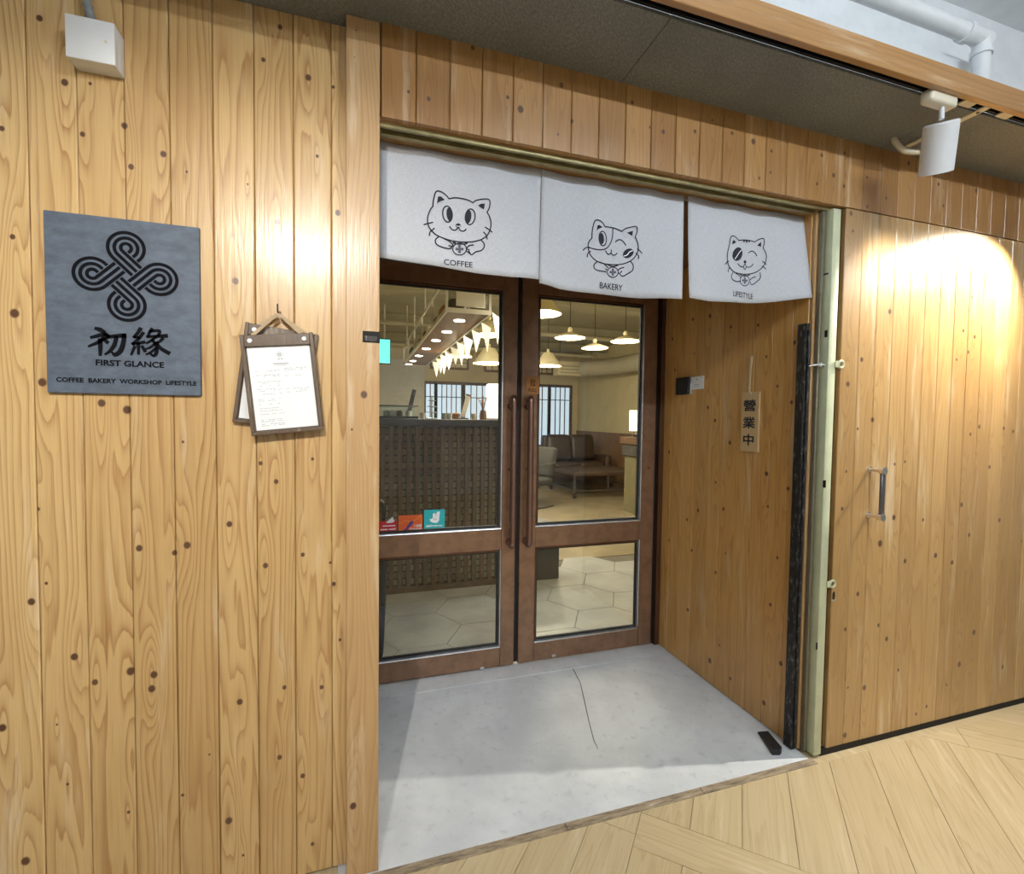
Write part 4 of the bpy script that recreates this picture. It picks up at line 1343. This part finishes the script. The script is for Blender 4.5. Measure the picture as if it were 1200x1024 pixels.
S_ = lambda o, l, c: tag(o, l, c, kind='structure')
fc = MB().box(XW, XR, YD + .061, YB, -.05, -.0085).build('floor_cafe', 'grout')
S_(fc, 'cafe floor of pale hexagon tiles giving way to wood', 'floor')
RH = .2895
hexm = None
for i in range(-6, 10):
    for j in range(-3, 5):
        cx = 1.612 + .434 * i; cy = 1.92 + .5014 * j + (.2507 if i % 2 else 0)
        if not (YI + .02 < cy + .1 and cy < 2.75 and XW + .3 < cx < XR - .4): continue
        pts = [(cx + (RH - .003) * math.cos(R(60 * k)), cy + (RH - .003) * math.sin(R(60 * k))) for k in range(6)]
        pts = clip(pts, 0, -1, -(YD + .062))
        if len(pts) < 3: continue
        MB().prism([(a, b, -.008) for a, b in pts], (0, 0, .008)).build('hexagon_tile', 'tile', fc, smooth=False)
MB().box(XW, XR, 2.88, YB, -.0084, -.0015).build('wood_floor', 'cafe_wood', fc)
wb = MB().box(XW, XR, YB, YB + .1, 0, ZI).build('wall_back', 'cafe_wall'); S_(wb, 'cream far wall of the cafe with lattice windows', 'wall')
wr = MB().box(XR, XR + .1, YI, YB, 0, ZI).build('wall_cafe_right', 'cafe_wall'); S_(wr, 'cream long wall of the cafe behind the sofa', 'wall')
wn = MB().box(XR - .02, XR - .001, YI + .1, YB, 0, 1.12).build('wainscot', 'wood_mid', wr)
wlf = MB().box(XW - .1, XW, YI, YB, 0, ZI).build('wall_cafe_left', 'cafe_wall'); S_(wlf, 'cream cafe wall behind the counter', 'wall')
ci = MB().box(XW, XR, YI, YB, ZI, ZI + .1).build('ceiling_cafe', 'cafe_ceil'); S_(ci, 'grey painted cafe ceiling crossed by beams', 'ceiling')
for yb_ in (4.6, 6.6, 8.4):
    MB().box(XW, XR, yb_, yb_ + .25, ZI - .14, ZI - .001, bev=.01).build('ceiling_beam', 'cafe_ceil', ci)
w1 = MB().box(XW, -.136, YD + .101, YI, 0, ZI); w1.box(1.756, XR, YD + .101, YI, 0, ZI); w1.box(-.136, 1.756, YD + .101, YI, ZH + .021, ZI)
S_(w1.build('wall_cafe_front', 'cafe_wall'), 'inner cafe wall around the glass doors', 'wall')

# white painted brick pier on the far wall
xa_, xb_ = px(430, 450, 'y', YB - .05).x, px(497, 450, 'y', YB - .05).x
pr = MB().box(xa_ - .6, xb_, YB - .12, YB - .001, 0, 2.75).build('wall_brick', 'brick_paint'); S_(pr, 'white painted brick wall behind the counter', 'wall')
bw, bh = .34, .125
for r_ in range(int(2.7 / bh)):
    x = xa_ - .6 + (bw / 2 if r_ % 2 else 0)
    while x + bw <= xb_ + .01:
        if r_ * bh > 1.1:
            MB().box(x + .006, min(x + bw, xb_) - .006, YB - .13, YB - .1195, r_ * bh + .006, (r_ + 1) * bh - .006, bev=.003).build('brick', 'brick_paint', pr, smooth=False)
        x += bw


def lattice(name, label, x0, x1, z0, z1, nv, rows, fw=.07, bar=.02):
    y = YB - .06
    t = thing(name, label, 'window', ((x0 + x1) / 2, YB, z0), kind='structure')
    f = MB()
    f.box(x0 - fw, x1 + fw, y, YB - .001, z1, z1 + fw, bev=.004); f.box(x0 - fw, x1 + fw, y, YB - .001, z0 - fw, z0, bev=.004)
    f.box(x0 - fw, x0, y, YB - .001, z0, z1, bev=.004); f.box(x1, x1 + fw, y, YB - .001, z0, z1, bev=.004)
    f.build('window_frame', 'wood_dark' if rows < 3 else 'wood_mid', t)
    MB().box(x0, x1, YB - .02, YB - .012, z0, z1).build('window_pane', 'daylight' if rows < 3 else 'shade', t)
    for k in range(1, nv):
        xx = x0 + (x1 - x0) * k / nv
        MB().box(xx - bar / 2, xx + bar / 2, y + .012, YB - .021, z0, z1).build('bar', 'wood_dark' if rows < 3 else 'wood_mid', t)
    for k in range(1, rows):
        zz = z0 + (z1 - z0) * k / rows if rows > 2 else z1 - (z1 - z0) * .22
        MB().box(x0, x1, y + .014, YB - .022, zz - bar / 2, zz + bar / 2).build('bar', 'wood_dark' if rows < 3 else 'wood_mid', t)


X = lambda p_, z_=450: px(p_, z_, 'y', YB).x
Zw = lambda p_, x_=560: px(x_, p_, 'y', YB).z
lattice('window_1', 'dark framed lattice window beside the white brick', X(499), X(509), .85, Zw(452), 2, 2)
lattice('window_2', 'wide dark framed lattice window behind the counter', X(512), X(540), .85, Zw(452), 5, 2)
lattice('window_3', 'dark framed lattice window next to the glowing lantern', X(545), X(610), .85, Zw(452), 10, 2)
lattice('window_4', 'dark framed lattice window left of the sofa', X(622), X(641.5), .75, Zw(454, 650), 3, 2)
lattice('window_5', 'dark framed lattice window beside the cafe corner', X(645), X(667), .75, Zw(454, 650), 4, 2)
lattice('window_6', 'small high shoji window above the counter', X(506), X(546.5), Zw(432), Zw(410), 6, 4, .05, .015)
lattice('window_7', 'small high shoji window with shorter grid', X(569), X(612), Zw(433), Zw(413), 6, 4, .05, .015)
lattice('window_8', 'small high shoji window over the sofa side', X(622), X(646), Zw(437, 640), Zw(420, 640), 4, 4, .05, .015)

def mk_brick():
    m, nt, b, out = new_mat('counter_brick')
    n = NT(nt)
    x, y, z = n.sep(n.obj())
    t = nt.nodes.new('ShaderNodeTexBrick')
    nt.links.new(n.comb(x, z, 0.0), t.inputs['Vector'])
    t.inputs['Scale'].default_value = 1.0; t.inputs['Brick Width'].default_value = .16; t.inputs['Row Height'].default_value = .055
    t.inputs['Mortar Size'].default_value = .006
    t.inputs['Color1'].default_value = (*srgb(150, 140, 112), 1); t.inputs['Color2'].default_value = (*srgb(112, 102, 80), 1)
    t.inputs['Mortar'].default_value = (*srgb(70, 62, 48), 1)
    nt.links.new(t.outputs[0], b.inputs['Base Color']); b.inputs['Roughness'].default_value = .85
    return m


# --- counter
YCN = 2.367
cn = thing('service_counter', 'tall bar counter fronted with dark upright wooden slats', 'counter', (.1, 2.7, 0))
MB().box(-1.2, 1.05, YCN + .03, YCN + .62, 0, 1.335).build('body', mk_brick(), cn)
MB().box(-1.2, 1.05, YCN, YCN + .03, .0, .05).build('kick_rail', 'wood_dark', cn)
sl_m = None
x = -1.19
bricks = MB()
while x < 1.04:
    if sl_m is None:
        o = MB().box(x, x + .036, YCN, YCN + .0295, .051, 1.334, bev=.002).build('slat', 'wood_dark', cn); sl_m = o; xs0 = x
    else:
        o = sl_m.copy(); COL.objects.link(o); o.parent = cn; o.location = sl_m.location + Vector((x - xs0, 0, 0))
    x += .0672
ct = MB().box(-1.22, 1.075, YCN - .035, YCN + .66, 1.336, 1.392, bev=.004)
tag(ct.build('counter_top', flat('counter_top_dark', srgb(56, 54, 50), .35, var=.1)), 'dark worktop slab on the slatted bar counter', 'worktop')
ZT = 1.392
# things on the counter
YT = 2.62
cx_ = lambda p_, y_=YT: px(p_, 480, 'y', y_).x
gz = MAT['glass']
x0, x1 = .07, cx_(488)
dc = thing('display_case', 'low glass display case on the counter end', 'display case', ((x0 + x1) / 2, YT, ZT))
MB().box(x0, x1, YT - .15, YT + .15, ZT + .0005, ZT + .02).build('base', 'black', dc)
for bx in ((x0, x1, YT - .15, YT - .145), (x0, x1, YT + .145, YT + .15)):
    MB().box(bx[0], bx[1], bx[2], bx[3], ZT + .0205, ZT + .10).build('glass_pane', gz, dc)
MB().box(x0 - .005, x1 + .005, YT - .155, YT + .155, ZT + .1005, ZT + .108, bev=.002).build('lid', 'steel_grey', dc)
for k, (q, c_) in enumerate(((453, 'jar'), (460, 'flag'), (468, 'terracotta'), (479, 'flag'))):
    MB().lathe([(.0, 0), (.022, 0), (.028, .02), (.02, .045), (0, .05)], (cx_(q), YT, ZT + .0205), 14).build('cake', c_, dc)
# tilted dark board
bx_ = cx_(480)
m = MB(Matrix.Translation((bx_, YT + .2, ZT)) @ Matrix.Rotation(R(14), 4, 'Y') @ Matrix.Rotation(R(-8), 4, 'X'))
m.box(-.018, .018, -.005, .005, .004, .27, bev=.002)
tag(m.build('slim_sign', 'black'), 'slim dark leaning board behind the display case', 'board')
# tiered stand
xs_ = cx_(506)
m = MB(); m.lathe([(0, 0), (.05, 0), (.05, .008), (.008, .014), (.006, .20), (.0, .205)], (xs_, YT, ZT), 18)
ts = m.build('cake_stand', 'jar'); tag(ts, 'clear tiered cake stand on the counter', 'cake stand')
for z_, r_ in ((.05, .055), (.10, .045), (.15, .034)):
    MB().lathe([(.007, z_), (r_, z_ + .004), (r_, z_ + .009), (.007, z_ + .007)], (xs_, YT, ZT), 18).build('tier', 'jar', ts)
for k, (q, l, c_) in enumerate(((494, 'small white cup at the foot of the cake stand', 'flag'), (519, 'small pale cup in the middle of the counter', 'jar'), (525, 'small cream cup beside the brown basket', 'flag'), (553, 'little white cup by the dried flowers', 'flag'))):
    m = MB(); m.lathe([(0, 0), (.018, 0), (.026, .05), (.023, .05), (.016, .006), (0, .006)], (cx_(q), YT - .08, ZT), 16, cap=False)
    tag(m.build('cup', c_), l, 'cup', None)
m = MB(); m.lathe([(0, 0), (.03, 0), (.04, .045), (.035, .05), (.02, .055), (0, .06)], (cx_(533), YT - .05, ZT), 14)
tag(m.build('basket', 'terracotta'), 'small brown round basket on the counter', 'basket')
tb = thing('menu_stand', 'tilted white tablet stand on the counter', 'stand', (cx_(542), YT, ZT))
xm = cx_(542)
MB(Matrix.Translation((xm, YT, ZT + .02)) @ Matrix.Rotation(R(16), 4, 'Y')).box(-.02, .02, -.006, .006, 0, .19, bev=.002).build('panel', 'flag', tb)
MB().box(xm - .045, xm + .045, YT - .05, YT + .05, ZT + .0005, ZT + .012, bev=.003).build('foot', 'black', tb)
MB(Matrix.Translation((xm, YT, ZT + .02)) @ Matrix.Rotation(R(16), 4, 'Y')).box(-.024, .024, -.008, .008, .19, .205, bev=.002).build('cap', 'wood_dark', tb)
fp = thing('dried_flowers', 'brown jar of dried flowers beside the lantern', 'flowers', (cx_(565), YT - .04, ZT))
MB().lathe([(0, 0), (.03, 0), (.034, .03), (.026, .075), (.029, .08), (0, .078)], (cx_(565), YT - .04, ZT), 16).build('jar', 'wood_mid', fp)
rr = random.Random(3)
m = MB()
for k in range(16):
    a_, l_ = rr.uniform(0, 6.28), rr.uniform(.07, .13); s_ = rr.uniform(.1, .5)
    b0 = Vector((cx_(565), YT - .04, ZT + .07)); b1 = b0 + Vector((math.cos(a_) * l_ * s_, math.sin(a_) * l_ * s_, l_))
    m.tube([b0, (b0 + b1) / 2 + Vector((0, 0, .01)), b1], .0018, 5); m.lathe([(0, -.006), (.007, 0), (0, .009)], b1, 6)
m.build('stems', 'terracotta', fp)
ln = thing('paper_lantern', 'glowing white square lantern standing on the counter', 'lantern', (cx_(577.5), YT + .1, ZT))
xl = px(577.5, 470, 'y', YT + .1).x; zl1 = px(577.5, 450, 'y', YT + .1).z
MB().box(xl - .05, xl + .05, YT + .05, YT + .15, ZT + .012, zl1, bev=.004).build('shade', 'lantern', ln)
MB().box(xl - .055, xl + .055, YT + .045, YT + .155, ZT + .0005, ZT + .0115).build('base', 'wood_dark', ln)

# --- hanging shelf over the counter
hx0, hx1, hy0, hy1, hz0, hz1 = .595, .977, 2.40, 6.57, 2.262, 2.56
sh = thing('hanging_shelf', 'long hanging rack with lit wooden underside above the counter', 'rack', ((hx0 + hx1) / 2, 4.5, hz0))
MB().box(hx0 + .021, hx1 - .021, hy0 + .021, hy1 - .02, hz0 + .006, hz0 + .03).build('underside', 'wood_mid', sh)
f = MB()
e = .02
for xx in (hx0, hx1 - e):
    f.box(xx, xx + e, hy0, hy1, hz0, hz0 + .035)
    f.box(xx, xx + e, hy0, hy1, hz1 - e, hz1)
    for k in range(6):
        yy = hy0 + (hy1 - hy0 - e) * k / 5
        f.box(xx, xx + e, yy, yy + e, hz0 + .035, hz1 - e)
for yy in (hy0, hy1 - e):
    f.box(hx0 + e, hx1 - e, yy, yy + e, hz0, hz0 + .035); f.box(hx0 + e, hx1 - e, yy, yy + e, hz1 - e, hz1)
f.build('frame', 'frame_white', sh)
g = MB()
for k in range(40):
    xx = hx0 + .02 + (hx1 - hx0 - .04) * k / 39
    g.tube([(xx, hy0 + .006, hz0 + .036), (xx, hy0 + .006, hz1 - .02)], .0016, 4)
for k in range(26):
    zz = hz0 + .04 + (hz1 - hz0 - .06) * k / 25
    g.tube([(hx0 + .02, hy0 + .009, zz), (hx1 - .02, hy0 + .009, zz)], .0016, 4)
g.build('wire_mesh', 'steel_grey', sh)
MB().box(hx0 + .085, hx1 - .055, hy0 - .004, hy0 + .003, hz0 + .05, hz1 - .03, bev=.002).build('end_panel', 'frame_white', sh)
for k in range(4):
    yy = hy0 + .3 + 1.1 * k
    MB().cyl((hx0 + .01, yy, hz1), (hx0 + .01, yy, ZI - .142 if False else ZI), .008, n=8).build('hanger_rod', 'frame_white', sh)
for k, (a, b) in enumerate(((504, 285), (429, 352), (363, 404), (305, 454), (261, 496), (225, 527), (201, 547))):
    p = px(440 + a * .1952, 320 + b * .1952, 'z', hz0 + .006)
    MB().cyl((p.x, p.y, hz0 + .0015), (p.x, p.y, hz0 + .0058), .048, n=20).build('downlight', 'down', sh)
ld = bpy.data.lights.new('rack_glow', 'AREA'); ld.shape = 'RECTANGLE'; ld.size = .3; ld.size_y = 3.8; ld.energy = 60; ld.color = (1, .92, .78)
lo = bpy.data.objects.new('rack_glow', ld); COL.objects.link(lo); lo.parent = sh; lo.location = (0, 0, -.004)
# boxes and pots kept on the rack
rr = random.Random(11)
desc = ['dark jar', 'brown pot', 'grey tin', 'pale carton', 'black pan', 'brown crate', 'dark pitcher', 'pale bowl', 'grey pot']
mats_ = ['black', 'terracotta', 'steel_grey', 'flag', 'black', 'wood_mid', 'wood_dark', 'flag', 'steel_grey']
for k in range(9):
    yy = hy0 + .35 + .42 * k; h_ = rr.uniform(.12, .2); r_ = rr.uniform(.06, .09)
    m = MB(); c_ = (hx0 + .13, yy, hz0 + .0305)
    if k in (3, 5): m.box(c_[0] - r_, c_[0] + r_, yy - r_, yy + r_, c_[2], c_[2] + h_, bev=.006)
    else: m.lathe([(0, 0), (r_ * .8, 0), (r_, h_ * .35), (r_ * .9, h_ * .75), (r_ * .5, h_), (0, h_)], c_, 14)
    tag(m.build('rack_' + desc[k].split()[1], mats_[k]), desc[k] + ' kept on the hanging rack', desc[k].split()[1])
# --- bunting
bt = thing('bunting', 'string of pale triangular pennants along the hanging rack', 'bunting', (hx1 + .02, 4.4, hz0))
st_ = MB(); st_.tube([(hx1 + .012, hy0, hz0 + .03), (hx1 + .012, 4.4, hz0 + .015), (hx1 + .012, hy1, hz0 + .03)], .003, 6); st_.build('string', 'flag', bt)
yy = hy0 + .02
k = 0
while yy < hy1 - .45:
    dp = .21 + .03 * math.sin(k * 2.1); sw_ = .012 * math.sin(k * 1.7)
    a_ = Vector((hx1 + .012, yy, hz0 + .026)); b_ = Vector((hx1 + .17, yy + .24, hz0 + .02)); c_ = Vector((hx1 + .10 + sw_, yy + .14, hz0 - dp))
    MB().prism([a_, b_, c_], (.002, 0, 0)).build('pennant', 'flag', bt, smooth=False)
    yy += .40; k += 1

# --- pendant lamps
def pendant(p_, zz, r_, label, watts, cone=True):
    w = px(*p_, 'z', zz)
    t = thing('pendant_lamp', label, 'lamp', (w.x, w.y, zz))
    c = (w.x, w.y, zz)
    h_ = r_ * (.95 if cone else .32)
    MB().lathe([(r_, 0), (r_ * .94, .012), (r_ * .35, h_), (.02, h_ + .012), (.0, h_ + .012)], c, 24, cap=False).build('lamp_shade', 'shade', t)
    MB().lathe([(0, .006), (r_ * .72, .006), (r_ * .72, .014), (0, .014)], c, 20).build('bulb_disc', 'bulb', t)
    MB().lathe([(0, h_ + .0125), (.022, h_ + .0125), (.026, h_ + .04), (.014, h_ + .065), (0, h_ + .065)], c, 12).build('socket', 'shade', t)
    MB().cyl((w.x, w.y, zz + h_ + .065), (w.x, w.y, ZI - .001), .004, n=6).build('cable', 'black', t)
    if watts:
        l = bpy.data.lights.new('pendant_bulb', 'POINT'); l.energy = watts; l.color = (1, .86, .64); l.shadow_soft_size = .08
        lo = bpy.data.objects.new('pendant_bulb', l); COL.objects.link(lo); lo.parent = t; lo.location = (0, 0, -.05)
    return t


pendant((634, 368), 2.28, .17, 'conical cream pendant lamp nearest the glass door', 35)
pendant((668, 396), 2.30, .165, 'wide flat pendant lamp over the aisle', 35, False)
pendant((697, 408), 2.30, .165, 'wide flat pendant lamp before the air duct', 35, False)
pendant((733, 400), 2.32, .17, 'wide flat pendant lamp nearest the lamp cabinet', 41, False)
pendant((642, 429), 2.25, .22, 'small conical pendant lamp near the far lattice windows', 48)
pendant((573, 393), 2.30, .16, 'conical cream pendant lamp behind the bunting', 28)
pendant((573, 426), 2.25, .25, 'broad conical pendant lamp before the far wall', 41)
pendant((541, 418), 2.22, .14, 'pendant lamp half hidden by the pennants', 35)

# --- air duct, pipes, air conditioner on the right
p0 = px(745, 412, 'y', 6.2); p1 = px(700, 432, 'y', 8.0)
m = MB(); m.tube([(XR - .35, 3.2, 2.55), (XR - .40, 5.5, 2.5), (XR - .55, 7.0, 2.48), (XR - .9, 7.8, 2.48)], .17, 14)
tag(m.build('air_duct', 'cafe_ceil'), 'fat pale air duct running along the cream wall', 'duct')
aq = px(683, 432, 'y', 8.0)
ac = thing('air_conditioner', 'long beige ceiling air conditioner near the cafe corner', 'air conditioner', (aq.x, 8.1, aq.z - .15))
MB().box(aq.x - .6, aq.x + .35, 7.95, 8.25, aq.z - .16, aq.z + .14, bev=.02, seg=2).build('casing', 'cafe_wall', ac)
for k in range(3):
    MB().box(aq.x - .55, aq.x + .3, 7.940, 7.949, aq.z - .12 + .07 * k, aq.z - .09 + .07 * k).build('vent', 'cafe_ceil', ac)
for s in (-.5, .25):
    MB().cyl((aq.x + s, 8.1, aq.z + .14), (aq.x + s, 8.1, ZI - .001), .008, n=6).build('hanger_rod', 'steel_grey', ac)
for k, (yy, zz, lab) in enumerate(((5.6, 2.75, 'thin grey ceiling pipe before the first beam'), (7.4, 2.72, 'thin grey ceiling pipe near the air conditioner'))):
    m = MB(); m.tube([(XW + .05, yy, zz), (2.0, yy, zz), (XR - .75, yy + .2, zz)], .035, 10)
    tag(m.build('ceiling_pipe', 'cafe_ceil'), lab, 'pipe')
# hanging wall light screen in green behind the counter
q = px(452.5, 412, 'y', 6.0)
sc_ = thing('wall_screen', 'small glowing teal screen hanging near the rack', 'screen', (q.x, 6.0, q.z))
q0 = px(443, 396, 'y', 6.0); q1 = px(458, 427, 'y', 6.0)
MB().box(q0.x, q1.x, 6.0, 6.04, q1.z, q0.z, bev=.005).build('casing', 'black', sc_)
MB().box(q0.x + .012, q1.x - .012, 5.996, 5.9995, q1.z + .015, q0.z - .015).build('display', 'screen', sc_)
MB().cyl(((q0.x + q1.x) / 2, 6.02, q0.z), ((q0.x + q1.x) / 2, 6.02, ZI - .001), .012, n=8).build('hanger_rod', 'frame_white', sc_)

# --- furniture
def sofa():
    xa, xb = px(641, 520, 'y', 7.7).x, px(717, 520, 'y', 7.7).x
    xb = min(xb, XR - .06)
    t = thing('leather_sofa', 'worn dark brown leather sofa behind the low table', 'sofa', ((xa + xb) / 2, 8.0, 0))
    ya, yb = 7.65, 8.5
    MB().box(xa + .15, xb - .15, ya + .05, yb - .2, .08, .34, bev=.03, seg=2).build('base', 'leather', t)
    w = (xb - xa - .36) / 2
    for k in range(2):
        c0 = xa + .18 + w * k
        MB().box(c0 + .005, c0 + w - .005, ya, yb - .22, .345, .50, bev=.055, seg=4).build('seat_cushion', 'leather', t)
        MB(Matrix.Translation((0, yb - .22, .5)) @ Matrix.Rotation(R(-10), 4, 'X')).box(c0 + .005, c0 + w - .005, -.22, -.015, .005, .56, bev=.085, seg=4).build('back_cushion', 'leather', t)
    MB().box(xa + .15, xb - .15, yb - .2, yb, .08, 1.05, bev=.05, seg=3).build('backrest', 'leather', t)
    for s in (0, 1):
        x_ = xa if s == 0 else xb - .15
        MB().box(x_, x_ + .149, ya + .02, yb - .02, .08, .66, bev=.06, seg=4).build('armrest', 'leather', t)
    for x_ in (xa + .08, xb - .08):
        for y_ in (ya + .1, yb - .1):
            MB().cyl((x_, y_, 0), (x_, y_, .085), .025, n=10).build('leg', 'wood_dark', t)


sofa()
lt = thing('coffee_table', 'low dark wooden coffee table on iron frame with casters', 'table', (4.15, 6.75, 0))
tx0, tx1, ty0, ty1 = 3.56, 4.9, 6.25, 7.35
MB().box(tx0 - .03, tx1 + .03, ty0 - .03, ty1 + .03, .40, .455, bev=.006).build('tabletop', flat('table_wood', srgb(66, 50, 38), .6), lt)
for x_ in (tx0, tx1):
    for y_ in (ty0, ty1):
        MB().box(x_ - .016, x_ + .016, y_ - .016, y_ + .016, .10, .40).build('leg', 'steel_grey', lt)
        cs = MB().cyl((x_ - .02, y_, .048), (x_ + .02, y_, .048), .047, n=16).build('caster', 'black', lt)
MB().box((tx0 + tx1) / 2 - .012, (tx0 + tx1) / 2 + .012, ty0 - .012, ty0 + .012, .144, .40).build('strut', 'steel_grey', lt)
m = MB(); m.box(tx0 + .016, tx1 - .016, ty0 - .012, ty0 + .012, .12, .144); m.box(tx0 + .016, tx1 - .016, ty1 - .012, ty1 + .012, .12, .144)
m.box(tx0 - .012, tx0 + .012, ty0 + .016, ty1 - .016, .12, .144); m.box(tx1 - .012, tx1 + .012, ty0 + .016, ty1 - .016, .12, .144)
m.build('stretcher', 'steel_grey', lt)


def lounge_chair(cx, cy, rz, label):
    M = Matrix.Translation((cx, cy, 0)) @ Matrix.Rotation(rz, 4, 'Z')
    t = thing('armchair', label, 'chair', (cx, cy, 0))
    MB(M).box(-.30, .30, -.28, .30, .34, .47, bev=.05, seg=3).build('seat', 'grey_fabric', t)
    MB(M @ Matrix.Translation((0, .30, .45)) @ Matrix.Rotation(R(-14), 4, 'X')).box(-.30, .30, -.10, .04, .0, .50, bev=.05, seg=3).build('backrest', 'grey_fabric', t)
    for s in (-1, 1):
        pth = bez([(s * .33, .32, .70), (s * .33, .05, .68), (s * .33, -.26, .62), (s * .33, -.34, .42), (s * .33, -.28, .12), (s * .33, -.10, .014), (s * .33, .28, .014)], 6)
        MB(M).tube(pth, .014, 8).build('arm_frame', 'steel_grey', t)
    MB(M).tube([(-.33, -.05, .33), (.33, -.05, .33)], .012, 8).build('cross_bar', 'steel_grey', t)


c0 = px(633, 572, 'z', 0)
lounge_chair(2.50, 5.8, R(-62), 'grey cushioned armchair with curved metal arms by the coffee table')
# side table with pale panel next to the armchair is the host cabinet below the lamp
kb = thing('host_cabinet', 'grey green cabinet with dark top near the cafe wall', 'cabinet', (4.1, 4.85, 0))
MB().box(3.84, 4.4, 4.66, 5.05, 0, .86, bev=.006).build('body', flat('olive_cab', srgb(112, 106, 78), .6), kb)
MB().box(3.80, 4.42, 4.62, 5.08, .8605, 1.04, bev=.01).build('drawer_box', 'steel_grey', kb)
MB().box(3.77, 4.44, 4.59, 5.10, 1.0405, 1.15, bev=.01).build('top', 'wood_dark', kb)
bk = MB().box(3.86, 4.2, 4.62, 4.86, 1.1505, 1.20, bev=.004); tag(bk.build('menu_book', 'leather'), 'dark leather menu book on the cabinet', 'book')
tl = thing('table_lamp', 'glowing white table lamp on the cabinet', 'lamp', (4.0, 4.99, 1.1505))
xq = px(744, 490, 'y', 4.97).x
MB().lathe([(0, 0), (.05, 0), (.05, .012), (.01, .02), (.01, .1), (0, .1)], (xq, 4.99, 1.1505), 14).build('base', 'steel_grey', tl)
MB().lathe([(.07, .09), (.072, .1), (.072, .40), (.07, .405), (0, .405)], (xq, 4.99, 1.1505), 18, cap=False).build('lamp_shade', 'lantern', tl)
# low dark chest by the counter end
dbx = px(655, 678, 'z', 0)
bx1 = dbx.x; by0 = dbx.y
lb = thing('low_chest', 'low black chest standing past the counter end', 'chest', (bx1 - .2, by0 + .2, 0))
MB().box(1.16, bx1, by0, by0 + .42, .001, .43, bev=.006).build('body', 'black', lb)
MB().box(1.15, bx1 + .01, by0 - .01, by0 + .43, .4305, .455, bev=.006).build('lid', 'steel_grey', lb)
MB().tube([(bx1 + .002, by0 + .1, .18), (bx1 + .03, by0 + .1, .17), (bx1 + .03, by0 + .2, .17), (bx1 + .002, by0 + .2, .18)], .006, 8).build('handle', 'steel_grey', lb)
# umbrella hooked inside the left door
ub = thing('umbrella', 'black umbrella with crook handle leaning inside the glass door', 'umbrella', (-.02, YD + .12, 0))
u0 = px(449, 596, 'y', YD + .13)
zc_ = u0.z
xh = u0.x + .004
MB().tube(bez([(xh, YD + .13, zc_ - .06), (xh, YD + .13, zc_ + .005), (xh - .02, YD + .13, zc_ + .04), (xh - .05, YD + .13, zc_ + .035), (xh - .062, YD + .13, zc_)], 6) , .0105, 10).build('crook', 'black', ub)
MB().tube([(xh, YD + .13, zc_ - .055), (xh - .03, YD + .13, .012)], [.008, .006], 8).build('shaft', 'black', ub)
MB().tube([(xh - .006, YD + .13, zc_ - .14), (xh - .012, YD + .13, zc_ - .3), (xh - .024, YD + .13, .12), (xh - .029, YD + .13, .03)], [.014, .034, .024, .008], 12).build('canopy', flat('umbrella_cloth', (.02, .02, .025), .8), ub)
